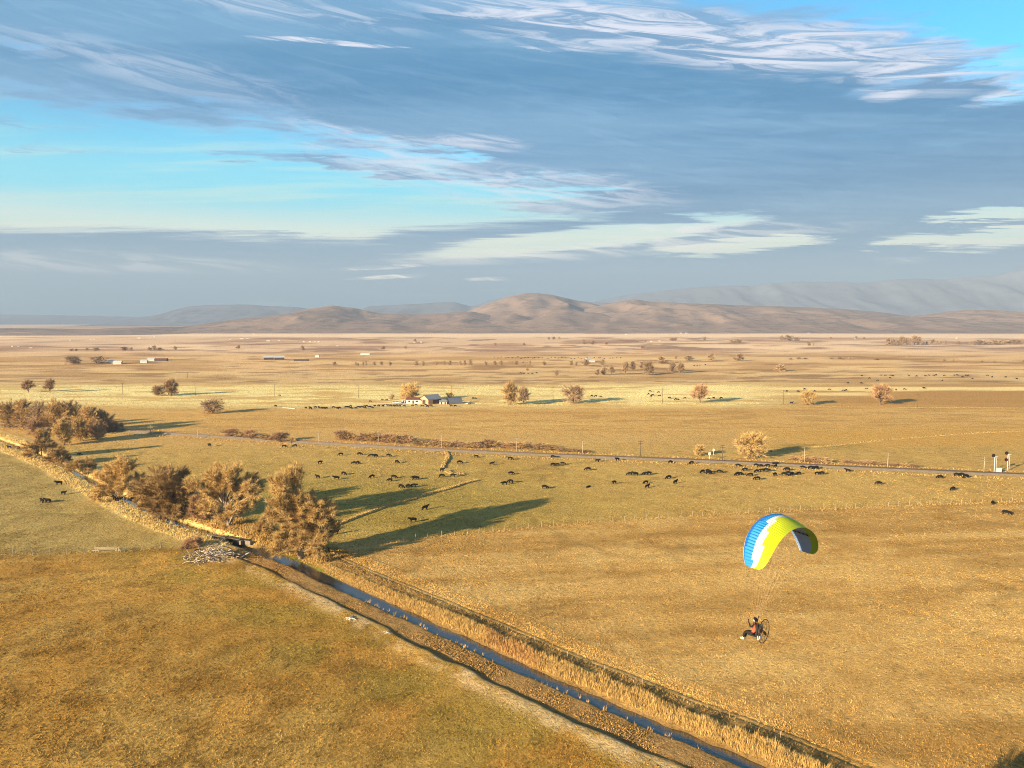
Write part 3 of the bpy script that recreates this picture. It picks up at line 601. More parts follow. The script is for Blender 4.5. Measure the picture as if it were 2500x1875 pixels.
# ------------------------------------------------------------------ trees
M_bark = pmat('grey brown bark', (.17, .12, .08), .95, .4, 2.0)
M_pale = pmat('bleached bark', (.36, .28, .20), .9, .35, 2.0)
def twigmat(name, col, objvar=.18):
    return pmat(name, col, .9, .35, .35, objvar=objvar)
M_tw = [twigmat('golden willow twigs', (.59, .395, .15)), twigmat('brown twigs', (.47, .305, .125)), twigmat('reddish twigs', (.42, .26, .135)), twigmat('grey brown twigs', (.36, .245, .14))]
def grow_tree(seed, H, lobes, r0=.35, nbr=22, ntw=1500, tl=1.2, tw=.05, forks=.28, up=.55, lean=0.0):
    """trunk mesh with limbs reaching into each lobe (x, y, z, r) and a crown of branchlets and twigs; returns two MB-like (V, F) pairs"""
    rd = random.Random(seed); g = np.random.default_rng(seed)
    tk = MB(); top = Vector((lean, 0, H * forks)); kn = [Vector((0, 0, -.3)), Vector((lean * .3 + rd.uniform(-.1, .1), rd.uniform(-.1, .1), H * forks * .5)), top]
    tk.path(kn, [r0 * 1.25, r0, r0 * .8], 8)
    cv = []; cf = []; tb = MB()
    for (lx, ly, lz, lr) in lobes:
        c = Vector((lx, ly, lz)); st = kn[1].lerp(top, rd.uniform(.2, 1)) if lz > H * forks else Vector((0, 0, H * .06))
        mid = st.lerp(c, .5) + Vector((rd.uniform(-.3, .3), rd.uniform(-.3, .3), rd.uniform(.0, .35))) * lr * .5
        rr_ = r0 * .5 * min(1, lr / (H * .22) + .3); tk.path([st, mid, c], [rr_, rr_ * .7, rr_ * .35], 6)
        ends = []
        for k in range(nbr):
            u = g.normal(size=3); u[2] = u[2] * .8 + up * .6; u /= np.linalg.norm(u); e = c + Vector(u) * lr * (0.55 + .5 * rd.random())
            b = mid.lerp(c, rd.random()); m2 = b.lerp(e, .5) + Vector((rd.uniform(-1, 1), rd.uniform(-1, 1), rd.uniform(-.3, 1))) * lr * .10
            tk.tube(b, m2, rr_ * .28, rr_ * .17, 4, False); tk.tube(m2, e, rr_ * .17, rr_ * .06, 3, False); ends.append((b, m2, e))
        nt_ = int(ntw * (lr ** 2) / max(1e-6, sum(q[3] ** 2 for q in lobes)))
        ei = g.integers(0, len(ends), nt_); E = np.array([[list(a), list(b), list(c_)] for a, b, c_ in ends])[ei]
        f = g.random(nt_)[:, None] ** .7; base = np.where(f < .4, E[:, 0] + (E[:, 1] - E[:, 0]) * f / .4, E[:, 1] + (E[:, 2] - E[:, 1]) * (f - .4) / .6)
        bd = E[:, 2] - E[:, 0]; bd /= np.linalg.norm(bd, axis=1, keepdims=True) + 1e-6
        out = base - np.array(c); out /= np.linalg.norm(out, axis=1, keepdims=True) + 1e-6
        d = bd * .55 + out * .35 + g.normal(size=(nt_, 3)) * .55 + np.array([0, 0, up]); d /= np.linalg.norm(d, axis=1, keepdims=True)
        L = tl * (.45 + .9 * g.random(nt_)); q = np.cross(d, g.normal(size=(nt_, 3))); q /= np.linalg.norm(q, axis=1, keepdims=True) + 1e-6; h = (tw * (.5 + .8 * g.random(nt_)))[:, None]
        tip = base + d * L[:, None]; tip[:, 2] = np.maximum(tip[:, 2], .05)
        cv.append(np.stack([base - q * h * .5, base + q * h * .5, tip], 1).reshape(-1, 3))
    return tk, np.concatenate(cv)
def auto_lobes(seed, H, Wd, n, low=.25, flat=1.0):
    rd = random.Random(seed); L = []
    for k in range(n):
        a = 2.399 * k + rd.random(); z = low + (1 - low) * (k + .7) / (n + .6); prof = math.sin(math.pi * min(.95, max(.12, (z - low * .5) / (1.0 - low * .5)))) ** .7
        r = Wd * .5 * prof * (.35 + .35 * rd.random()); lr = Wd * (.20 + .12 * rd.random()) * flat
        L.append((math.cos(a) * r, math.sin(a) * r, min(H * z * .92, H - lr * .9), lr))
    L.append((0, 0, H * .80, Wd * .22)); return L
def tree_object(name, label, cat, group, base, tk, cv, m_tr, m_tw, rz=0.0):
    t = empty(name, base, rz); tag(t, label, cat, group)
    tk.build('trunk', m_tr, t, smooth=True)
    link('crown', npmesh('crown', cv, np.arange(len(cv)).reshape(-1, 3)), m_tw, t)
    return t
def near_tree(px, py, lobes_px, label, seed, twig=0, bark=None, group=None, name='willow_tree', r0=.4, ntw=9000, tl=1.25, tw=.062, nbr=18, up=.38, lean=0.0, cat='tree', forks=.28):
    """lobes given as (px, py, radius px) around a tree standing at ground pixel (px, py)"""
    b = G(px, py); k = ppm(py); rd = random.Random(seed); L = []
    half = (max(q[0] + q[2] for q in lobes_px) - min(q[0] - q[2] for q in lobes_px)) * .5
    for (a, c, r) in lobes_px:
        f = rd.uniform(-.65, .65) * half / k
        L.append(((a - px) / k, f, (py - c) / k, r / k * 1.08)); L.append(((a - px) / k * .85, -f * .8, (py - c) / k - .05 * r / k, r / k * .95))
    H = max(l[2] + l[3] for l in L)
    tk, cv = grow_tree(seed, H, L, r0, nbr, int(ntw * 6.2), tl, tw, forks, up, lean)
    return tree_object(name, label, cat, group, b, tk, cv, bark or M_bark, M_tw[twig])
WG = 'big bare willows along the ditch'
near_tree(292, 1222, [(262, 1185, 26), (300, 1175, 30), (330, 1180, 26), (280, 1145, 26), (318, 1142, 28), (300, 1128, 18), (250, 1205, 18), (338, 1205, 20), (240, 1160, 14)], 'leftmost big bushy bare willow with cows standing under it', 11, 0, group=WG, ntw=13000)
near_tree(408, 1268, [(370, 1230, 30), (410, 1215, 36), (445, 1225, 28), (375, 1190, 32), (420, 1175, 34), (455, 1185, 24), (400, 1150, 22), (435, 1155, 18), (350, 1210, 18), (395, 1250, 24), (435, 1250, 20), (466, 1205, 13)], 'dense round bare willow, second from left in ditch row', 12, 1, group=WG, ntw=17000)
near_tree(560, 1288, [(510, 1195, 34), (555, 1170, 36), (600, 1185, 34), (530, 1150, 22), (575, 1145, 20), (625, 1180, 22), (490, 1170, 18), (640, 1195, 14), (505, 1235, 20), (590, 1235, 26), (545, 1260, 18), (620, 1225, 14)], 'bare willow with pale bleached trunk showing, third from left', 13, 0, M_pale, WG, ntw=15000, r0=.55, forks=.38, lean=-1.2)
near_tree(735, 1360, [(700, 1165, 26), (722, 1150, 20), (680, 1185, 22), (690, 1215, 30), (735, 1215, 30), (775, 1225, 30), (800, 1250, 26), (705, 1255, 32), (750, 1265, 36), (790, 1285, 28), (700, 1300, 30), (745, 1315, 32), (785, 1325, 26), (690, 1335, 20), (812, 1300, 16), (670, 1250, 16), (815, 1240, 14)], 'largest golden bare willow nearest the water, pale broken limbs showing', 14, 0, M_pale, WG, ntw=26000, r0=.6)
near_tree(482, 1272, [(475, 1250, 16), (490, 1240, 18), (482, 1222, 14), (497, 1258, 12)], 'small reddish thicket between second and third ditch willows', 15, 2, name='willow_bush', ntw=3500, r0=.12, cat='bush')
near_tree(645, 1305, [(640, 1285, 15), (655, 1270, 14), (630, 1292, 12), (660, 1290, 12)], 'low golden bush at left foot of the largest willow', 16, 0, name='willow_bush', ntw=2600, r0=.1, cat='bush')
near_tree(470, 1338, [(462, 1328, 12), (478, 1325, 12), (452, 1333, 9)], 'small rusty bush standing behind the bleached log pile', 17, 2, name='willow_bush', ntw=1800, r0=.08, cat='bush', tl=.9)
BG = 'thin brown trees along the upper ditch'
near_tree(102, 1118, [(85, 1090, 17), (105, 1080, 18), (125, 1092, 16), (102, 1060, 14), (75, 1105, 10)], 'thin brown bare tree leaning over upper ditch, leftmost of three', 21, 1, group=BG, name='bare_tree', ntw=6000, r0=.22, tw=.075)
near_tree(140, 1135, [(125, 1118, 14), (148, 1112, 15), (160, 1122, 11), (138, 1100, 10)], 'low spreading brown bare tree on upper ditch bank, middle of three', 22, 1, group=BG, name='bare_tree', ntw=4200, r0=.2, tw=.075)
near_tree(195, 1152, [(180, 1138, 13), (200, 1132, 14), (215, 1142, 11), (225, 1150, 9)], 'small round brown bush on upper ditch, nearest the willow row', 23, 0, group=BG, name='bare_tree', ntw=3200, r0=.15, tw=.075)
LG = 'grove of bare trees left of the railway'
for i, (px, py, h, wd, tw_, lb) in enumerate([
        (22, 1046, 68, 46, 1, 'far left edge tree of the bare brown grove'), (58, 1048, 76, 50, 1, 'tall bare tree, second from left in the brown grove'),
        (100, 1052, 74, 52, 3, 'broad greyer bare tree, third from left in the grove'), (138, 1058, 84, 54, 1, 'tallest rounded bare tree in middle of brown grove'),
        (176, 1056, 82, 56, 1, 'wide bare tree right of grove centre with long shadow'), (214, 1060, 72, 48, 1, 'bare tree, second from right end of the brown grove'),
        (248, 1056, 58, 44, 3, 'smaller bare tree at right end of brown grove'), (157, 1086, 66, 40, 0, 'slender pale bare tree in front of the grove'),
        (196, 1076, 56, 40, 0, 'leaning pale bare tree at front right of grove'), (238, 1074, 44, 40, 2, 'dark reddish bush at front right foot of grove'),
        (86, 1062, 44, 40, 2, 'reddish thicket at front left of the brown grove'), (275, 1052, 22, 40, 3, 'low grey bush in shadow right of brown grove')]):
    H = h / ppm(py); Wd = 1.28 * wd / ppm(py); tk, cv = grow_tree(40 + i, H, auto_lobes(40 + i, H, Wd, 10, .06), .2, 16, 15000 if h > 50 else 8000, 1.5, .085, .25, .4)
    tree_object('bare_tree' if h > 50 else 'bare_bush', lb, 'tree' if h > 50 else 'bush', LG, G(px, py), tk, cv, M_bark, M_tw[tw_])
# prototypes for the trees further out: round, vase-shaped, tall and bushy
PROTO = []
for k, (H, Wd, n, low, up) in enumerate([(10, 9, 9, .12, .6), (10, 11, 10, .05, .5), (10, 7, 8, .12, .9), (10, 13, 11, .08, .4), (10, 8.5, 8, .3, 1.0)]):
    tk, cv = grow_tree(80 + k, H, auto_lobes(80 + k, H, Wd, n, low), .22, 14, 6500, 1.8, .12, .22 if k != 4 else .12, up)
    PROTO.append((mesh('trunk', tk.V, tk.F), npmesh('crown', cv, np.arange(len(cv)).reshape(-1, 3)), Wd / H))
SMALL = []
for k in range(4):                                 # trees only a few pixels tall: one mesh each
    tk, cv = grow_tree(90 + k, 10, auto_lobes(90 + k, 10, (9, 12, 7, 14)[k], 7, .03), .25, 8, 1600, 2.0, .30, .15, .5)
    V = np.concatenate([np.array([list(v) for v in tk.V]), cv]); m0 = len(tk.V); F = [tuple(f) for f in tk.F] + [(m0 + 3 * i, m0 + 3 * i + 1, m0 + 3 * i + 2) for i in range(len(cv) // 3)]
    SMALL.append((mesh('tree', V, F), (9, 12, 7, 14)[k] / 10))
PCACHE = {}
def far_tree(px, py, h, wd, label, group=None, kind=0, tw_=1, name='bare_tree', cat='tree'):
    k = ppm(py); H = h / k; b = G(px, py); rz = random.random() * 6.28
    if h >= 20:
        tm, cm, asp = PROTO[kind % len(PROTO)]; t = empty(name, b, rz); sc = H / 10; sw = (wd / k) / (asp * 10)
        t.scale = (sw, sw, sc)
        for nm, me, mt in (('trunk', tm, M_bark), ('crown', cm, M_tw[tw_])):
            key = (me.name, mt.name)
            if key not in PCACHE:
                m2 = me.copy(); m2.materials.append(mt); PCACHE[key] = m2
            link(nm, PCACHE[key], None, t)
    else:
        me, asp = SMALL[kind % 4]; key = (me.name, M_tw[tw_].name)
        if key not in PCACHE:
            m2 = me.copy(); m2.materials.append(M_tw[tw_]); PCACHE[key] = m2
        t = link(name, PCACHE[key], None, None, b); t.rotation_euler = (0, 0, rz); sw = (wd / k) / (asp * 10); t.scale = (sw, sw, H / 10)
    return tag(t, label, cat, group)
for a in [(70, 958, 30, 30, 'vase-shaped bare tree, left of the pair behind the grove', 'pair of vase-shaped trees', 4, 2), (122, 959, 33, 28, 'vase-shaped bare tree, right of the pair behind the grove', 'pair of vase-shaped trees', 4, 2),
          (386, 966, 24, 36, 'low rounded half of the rusty tree clump in straw meadow', None, 1, 2), (418, 966, 40, 40, 'taller half of the rusty tree clump in straw meadow', None, 0, 2),
          (519, 1009, 36, 62, 'dark spreading leafless tree alone right of the grove', None, 3, 3), (1000, 979, 42, 66, 'round golden tree standing behind the white ranch house', None, 1, 0),
          (957, 976, 13, 18, 'little golden bush left of the ranch tree', None, 1, 0), (1098, 972, 14, 26, 'low orange bush behind barn and round-roofed shed', None, 1, 0),
          (1246, 988, 56, 42, 'tall bare tree, left of the pair right of ranch', None, 0, 1), (1279, 989, 42, 36, 'shorter bare tree, right of the pair right of ranch', None, 4, 3),
          (1400, 984, 46, 72, 'broad dome-shaped bare tree with long shadow by fence', None, 3, 3), (1710, 984, 44, 46, 'vase-shaped orange bare tree, third along the far fence', None, 4, 2),
          (1972, 988, 34, 42, 'small round orange tree with streak of shadow', None, 1, 0), (2148, 988, 48, 58, 'forked orange tree, rightmost along the far fence', None, 4, 2),
          (1835, 1118, 62, 82, 'loose golden bush by the level crossing', None, 1, 0), (1707, 1112, 26, 34, 'small faint golden bush left of level crossing', None, 1, 0)]:
    far_tree(*a)
row1 = [(1459, 916, 15, 14), (1474, 915, 19, 16), (1493, 915, 21, 17), (1527, 914, 30, 21), (1545, 904, 22, 18), (1566, 900, 18, 14), (1584, 915, 32, 32), (1641, 908, 22, 24), (1661, 911, 26, 24)]
for i, (a, b, h, wd) in enumerate(row1): far_tree(a, b, h, wd, ORD[i] + ' from left of the upright brown trees in middle distance', 'middle-distance brown trees', (4, 2, 4, 4, 2, 2, 0, 1, 0)[i], 3)
for i, (a, b, h, wd) in enumerate([(1616, 888, 17, 28), (1650, 877, 8, 9), (1680, 881, 13, 22), (1737, 881, 18, 28), (1806, 881, 18, 30), (1906, 907, 17, 36)]): far_tree(a, b, h, wd, ORD[i] + ' from left of the round trees behind the brown row', 'round far trees', i, 3)
row2 = [(817, 893, 10, 12), (869, 893, 9, 6), (874, 893, 7, 5), (887, 893, 12, 7), (894, 892, 11, 6), (914, 892, 9, 12), (932, 892, 10, 9), (953, 893, 10, 12), (1017, 893, 12, 11), (1033, 893, 11, 12), (1066, 892, 9, 8), (1085, 892, 11, 10), (1099, 892, 12, 10), (1124, 892, 12, 11), (1135, 892, 13, 8), (1148, 892, 16, 14),
        (1186, 892, 10, 10), (1208, 892, 11, 14), (1224, 892, 13, 12), (1260, 891, 12, 14), (1294, 891, 10, 9), (1328, 892, 10, 11), (1395, 893, 13, 10), (1407, 893, 10, 9), (1430, 893, 17, 22), (1470, 893, 15, 20), (1287, 906, 13, 8), (1360, 918, 13, 15)]
for i, (a, b, h, wd) in enumerate(sorted(row2)): far_tree(a, b, h, wd, ORD[i] + ' from left in the thin line of little far trees', 'line of little far trees', i, 3)
row3 = [(180, 889, 20, 46), (240, 889, 19, 46), (175, 857, 6, 10), (187, 857, 6, 9), (212, 856, 7, 9), (236, 857, 9, 14), (305, 856, 10, 17), (320, 856, 8, 12), (366, 856, 8, 14), (377, 855, 11, 14), (390, 856, 8, 16), (428, 854, 9, 12), (582, 851, 8, 12), (739, 856, 12, 13), (935, 853, 8, 13), (990, 852, 8, 10), (1013, 835, 7, 11), (1209, 844, 7, 12), (1279, 843, 6, 8),
        (1340, 829, 6, 9), (1352, 829, 7, 9), (1365, 829, 7, 9)]
for i, (a, b, h, wd) in enumerate(sorted(row3)): far_tree(a, b, h, wd, ORD[i] + ' from left of the dark trees far off on left plain', 'dark trees of the left plain', i, 3)
row4 = [(1426, 840, 11, 15), (1447, 841, 9, 16), (1478, 841, 8, 12), (1568, 851, 6, 13), (1556, 835, 6, 10), (1575, 835, 5, 9), (1640, 832, 7, 16), (1650, 832, 8, 12), (1720, 832, 9, 8), (1785, 838, 9, 16), (1800, 838, 10, 20), (1908, 832, 13, 18), (1925, 832, 14, 22), (1945, 832, 8, 20), (1975, 844, 10, 9), (1986, 844, 8, 6), (2028, 827, 5, 8), (2090, 828, 7, 10), (2110, 828, 5, 8)]
for i, (a, b, h, wd) in enumerate(sorted(row4)): far_tree(a, b, h, wd, ORD[i] + ' from left of the dark trees below the right hills', 'dark trees below the right hills', i, 3)
row5 = [(2168, 843, 18, 18), (2182, 843, 16, 20), (2200, 843, 21, 22), (2216, 843, 18, 22), (2232, 842, 22, 22), (2244, 842, 19, 16), (2255, 842, 8, 8), (2262, 841, 8, 7), (2276, 841, 13, 14), (2288, 841, 9, 8), (2296, 841, 9, 9), (2308, 841, 9, 9), (2340, 841, 8, 12), (2372, 841, 9, 14), (2388, 841, 12, 22), (2408, 841, 12, 24), (2428, 841, 12, 26), (2450, 841, 11, 26), (2472, 841, 12, 26), (2492, 841, 13, 26), (2516, 841, 12, 26)]
for i, (a, b, h, wd) in enumerate(row5): far_tree(a, b, h, wd, ORD[i] + ' from left in the dense shelterbelt at far right', 'shelterbelt at far right', i, 3)
scrub = [(1930, 878, 4, 10), (1950, 877, 5, 16), (1965, 877, 4, 14), (2030, 877, 5, 16), (2052, 877, 5, 20), (2076, 877, 5, 14), (2142, 879, 4, 16), (2214, 872, 5, 8), (2305, 882, 5, 8), (2328, 882, 6, 8), (2398, 884, 4, 8), (2428, 885, 5, 10), (2497, 884, 5, 8)]
for i, (a, b, h, wd) in enumerate(scrub): far_tree(a, b, h, wd, ORD[i] + ' from left of the low dark scrub dots on right plain', 'scrub dots on the right plain', i, 3, 'bush', 'bush')
# rusty shrubs beside the railway
i = 0
for (x0, x1, y0, y1, n, h) in [(560, 690, 1066, 1078, 7, 26), (688, 720, 1078, 1080, 2, 14), (825, 1010, 1072, 1083, 10, 26), (1010, 1180, 1086, 1094, 9, 20), (1180, 1350, 1090, 1098, 8, 22), (1360, 1440, 1100, 1104, 4, 10), (1930, 2020, 1122, 1132, 5, 18), (2060, 2240, 1128, 1140, 9, 10)]:
    for k in range(n):
        f = (k + .5) / n; a = x0 + (x1 - x0) * f + random.uniform(-4, 4); b = y0 + (y1 - y0) * f
        far_tree(a, b, h * random.uniform(.45, .85), (x1 - x0) / n * random.uniform(1.8, 2.8), (ORD + ['fifty-' + q for q in ORD[:9]] + ['forty-' + q for q in ORD[:9]])[i] + ' from left of the rusty shrubs lining the railway' if i < 40 else ORD[i - 40] + ' of the low shrubs right of the crossing by railway', 'rusty shrubs along the railway', (1, 3)[k % 2], (2, 1, 2)[k % 3], 'shrub', 'shrub'); i += 1
# the tree out of frame whose shadow touches the lower right corner
tk, cv = grow_tree(130, 13, auto_lobes(130, 13, 12, 10, .3), .35, 20, 9000, 1.5, .12, .25, .5)
tree_object('bare_tree', 'bare tree below frame casting shadow into lower right corner', 'tree', None, (29.8, 57.2, 0), tk, cv, M_bark, M_tw[0])

# ------------------------------------------------------------------ cattle
def skin_mesh(name, verts, edges, radii, sub=1, root=0):
    me = bpy.data.meshes.new(name); me.from_pydata([tuple(v) for v in verts], edges, []); o = bpy.data.objects.new(name, me); COL.objects.link(o)
    m = o.modifiers.new('skin', 'SKIN'); m.use_smooth_shade = True
    for i, r in enumerate(radii):
        sv = me.skin_vertices[0].data[i]; sv.radius = r if isinstance(r, tuple) else (r, r); sv.use_root = (i == root)
    if sub: o.modifiers.new('sub', 'SUBSURF').levels = sub
    dg = bpy.context.evaluated_depsgraph_get(); out = bpy.data.meshes.new_from_object(o.evaluated_get(dg)); out.name = name
    bpy.data.objects.remove(o); bpy.data.meshes.remove(me)
    return out
def cow_mesh(pose):
    # x forward; withers about 1.35 m
    V = [(-.84, 0, 1.08), (-.38, 0, 1.04), (.14, 0, 1.03), (.60, 0, 1.08)]; Rr = [(.33, .40), (.36, .42), (.37, .43), (.32, .41)]; E = [(0, 1), (1, 2), (2, 3)]
    def chain(start, pts, rads):
        k = start
        for p, r in zip(pts, rads):
            V.append(p); Rr.append((r, r)); E.append((k, len(V) - 1)); k = len(V) - 1
    if pose == 'graze':
        chain(3, [(1.00, .05, .86), (1.22, .1, .46), (1.36, .12, .30), (1.48, .13, .13)], [.25, .20, .19, .13])
    elif pose == 'stand':
        chain(3, [(.90, 0, 1.28), (1.12, .04, 1.46), (1.32, .08, 1.40), (1.52, .10, 1.24)], [.26, .22, .18, .11])
    else:
        chain(3, [(.90, 0, .98), (1.10, .05, 1.04), (1.30, .1, .96), (1.48, .12, .82)], [.26, .21, .18, .11])
    hd = len(V) - 2
    for s in (-1, 1):                              # ears
        V.append((V[hd][0] - .12, V[hd][1] + s * .26, V[hd][2] + .10)); Rr.append((.05, .05)); E.append((hd - 1, len(V) - 1))
    if pose != 'lie':
        for s in (-1, 1):
            chain(3, [(.52, s * .20, .72), (.55, s * .20, .40), (.52, s * .20, .06)], [.15, .11, .10])
            chain(0, [(-.72, s * .22, .74), (-.62, s * .20, .50), (-.82, s * .20, .44), (-.78, s * .20, .06)], [.20, .14, .11, .10])
        chain(0, [(-1.02, 0, 1.05), (-1.06, 0, .60), (-1.04, 0, .45)], [.05, .03, .05])
        for z in range(len(V)): pass
    me = skin_mesh('cow', V, E, Rr, 1)
    if pose == 'lie':
        dz = min(v.co.z for v in me.vertices)
        for v in me.vertices: v.co.z -= dz + .06
    return me
M_cow = pmat('black cow hide', (.010, .008, .007), .8, .3, 2.0, spec=.1); M_cowb = pmat('red brown cow hide', (.10, .035, .018), .7, .3, 2.0); M_cowd = pmat('dark brown cow hide', (.030, .017, .012), .65, .3, 2.0)
COWS = {}
for pose in ('graze', 'stand', 'walk', 'lie'):
    me = cow_mesh(pose)
    for mn, mm in (('black', M_cow), ('red', M_cowb), ('dark', M_cowd)):
        m2 = me.copy(); m2.materials.append(mm); COWS[pose, mn] = m2
def place_cow(px, py, label, group, sc=1.0, pose=None, col='black', face=None):
    pose = pose or random.choices(['graze', 'walk', 'stand', 'lie'], [8, 3, 2, .6])[0]
    b = G(px, py); x, y = b.x, b.y
    o = link('cow', COWS[pose, col], None, None, (x, y, float(relz(np.array([x]), np.array([y]))[0]) if y < 300 else 0.0))
    a = face if face is not None else (random.choice([0, math.pi]) + random.uniform(-.7, .7))
    o.rotation_euler = (0, 0, a); s = sc * .95 * random.uniform(.92, 1.08); o.scale = (s, s, s)
    return tag(o, label, 'cow', group)
def crop(pts, ox, oy, f): return [(ox + a / f, oy + b / f) for a, b in pts]
A_ = crop([(70, 108), (457, 178), (614, 175), (712, 192), (750, 196), (860, 190), (282, 247), (570, 252), (598, 250), (930, 243), (1458, 247), (1600, 196), (1887, 215), (1730, 260), (1310, 312), (1308, 362), (1402, 358), (1892, 340), (1836, 427), (1890, 410), (2178, 457),
           (262, 370), (420, 382), (480, 342), (720, 368), (903, 370), (872, 396), (1077, 380), (1095, 384), (965, 452), (1027, 450), (1074, 445), (1167, 636), (1066, 742), (410, 845)], 700, 1060, 3.456) + [(512, 1090), (694, 1092.5)]
B_ = crop([(172, 197), (172, 268), (208, 268), (255, 257), (548, 232), (716, 224), (468, 305), (475, 446), (690, 418), (820, 343), (868, 346), (955, 343), (980, 340), (955, 416), (968, 453), (1150, 374), (1205, 414), (1163, 243), (1342, 250)], 1300, 1060, 3.456)
B2 = crop([(1435, 326), (1483, 322), (1485, 336), (1578, 325), (1735, 275), (1793, 308), (1730, 347), (1755, 344), (1838, 352), (1890, 322), (1935, 318), (1974, 313), (1888, 270), (1927, 276), (1982, 275), (2045, 262), (2050, 280), (1896, 385), (2045, 350), (2125, 350), (2148, 305), (2160, 340), (2190, 345)], 1300, 1060, 3.456)
C_ = crop([(220, 383), (292, 388), (340, 388), (350, 437), (392, 433), (627, 413), (182, 437)], 1900, 1040, 3.687)
C2 = crop([(905, 524), (1455, 470), (1607, 453), (1650, 452), (1690, 466), (1572, 577), (1930, 705), (2050, 793)], 1900, 1040, 3.687)
L_ = [(103, 1226.5), (117, 1226.5), (155, 1208), (144, 1184)]
U_ = [(281, 1222), (292, 1222), (310, 1223), (326, 1224)]
def herd(pts, tail, group, **kw):
    pts = sorted(pts)
    for i, (a, b) in enumerate(pts): place_cow(a, b, 'black cow, ' + ORD[i] + ' from left ' + tail, group, **kw)
herd([p for p in A_ if p[1] < 1145 and p[0] < 1000], 'in upper pasture just below the railway shrubs', 'cows below the railway shrubs')
herd([p for p in A_ if p[1] >= 1145 and p[0] < 1060 and p[1] < 1215], 'in greener pasture right of the willows', 'cows right of the willows')
herd([p for p in A_ if (p[1] >= 1215)], 'among the long willow shadows', 'cows among the willow shadows', pose='stand')
herd([p for p in A_ if p[0] >= 1000 and p[1] < 1215 and not (p[1] >= 1145 and p[0] < 1060)], 'around the winding dry ditch', 'cows around the winding ditch')
herd(B_, 'scattered in mid pasture left of the crossing', 'cows in mid pasture')
herd(B2 + C_, 'of the dense herd below level crossing', 'dense herd below the crossing')
herd(C2, 'in the right pasture near the rail signals', 'cows near the rail signals')
herd(L_, 'in the left field beside upper ditch', 'cows in the left field', pose='stand', face=None)
herd(U_, 'in shade under the leftmost willow', 'cows under the leftmost willow')
place_cow(23, 1096, 'black cow in pale grass at upper ditch, far left edge', None, pose='stand'); place_cow(45, 1097, 'reddish cow standing at bend of the upper ditch', None, col='red', pose='stand')
place_cow(193, 1111, 'dark calf, left of pair behind small bush', 'calves behind the bush', .7, 'stand', 'dark'); place_cow(197, 1112, 'dark calf, right of pair behind small bush', 'calves behind the bush', .7, 'graze', 'dark')
H_ = crop([(253, 738), (508, 752), (547, 752), (547, 760), (588, 750), (620, 752), (640, 753), (660, 755), (680, 754), (740, 750), (775, 755), (792, 757), (845, 747), (855, 746), (883, 742), (888, 755), (930, 748), (950, 748), (975, 745), (1000, 742), (1005, 752), (1020, 738), (1045, 738), (1065, 750), (1090, 738),
           (1120, 735), (1158, 737), (1200, 735), (1225, 735), (1250, 735), (1275, 733), (1300, 735), (1340, 735), (1410, 733), (1437, 730), (1490, 735), (1520, 730), (1535, 740), (1563, 735)], 600, 780, 3.456)
herd(H_, 'in the long line before the ranch', 'feeding line before the ranch')
herd(crop([(1733, 735), (1767, 738), (1918, 672), (1938, 674)], 600, 780, 3.456), 'right of the ranch barn', 'cows right of the barn')
for i, (a, b) in enumerate(crop([(285, 648), (1050, 697), (1150, 685), (1190, 685)], 600, 780, 3.456)): place_cow(a, b, 'reddish cow, ' + ORD[i] + ' from left, in straw behind feeding line', 'reddish cows near the ranch', col='red')
M_ = crop([(845, 652), (878, 655), (922, 658), (1338, 612), (1325, 635), (1345, 655), (1362, 645), (1410, 620), (1418, 650), (1500, 668), (1553, 680), (1572, 682), (1632, 670), (1832, 675), (1875, 670), (1938, 670)], 1200, 780, 3.456)
herd(M_, 'in straw meadow between the orange trees', 'cows in the straw meadow')
herd(crop([(210, 610), (305, 612), (360, 592), (445, 610), (570, 597), (687, 605), (710, 603), (885, 590), (1132, 598), (1203, 595), (1368, 586), (250, 712)], 1860, 780, 3.456), 'along the right straw strips', 'cows on the right straw strips')
herd(crop([(845, 478), (908, 500), (975, 520), (1003, 477), (1043, 477), (1087, 478), (1107, 480), (1080, 498), (1240, 477), (1305, 482), (1380, 480), (1408, 475), (1450, 478), (1468, 473), (1523, 520), (1540, 478), (1625, 475), (1650, 475), (1692, 490), (1722, 475), (1742, 477), (1778, 500), (1902, 477), (1942, 490), (2058, 490), (2150, 505), (727, 540), (838, 542)], 1860, 780, 3.456),
     'of the dotted herd far on the right plain', 'dotted herd on the right plain')
herd(crop([(245, 457), (272, 460), (310, 460), (343, 460), (380, 455), (268, 365)], 1200, 780, 3.456), 'of the tiny file below the far trees', 'tiny file of cows')
herd(crop([(1712, 395), (1735, 392), (1757, 390), (1803, 385)], 1200, 780, 3.456), 'of four beyond the round far trees', 'four far cows')
fh = [(1205 + 9.4 * i + random.uniform(-3, 3), 874.5 + random.uniform(-2.2, 2.2)) for i in range(34)]
herd(fh, 'in the farthest herd behind tree line', 'farthest herd')

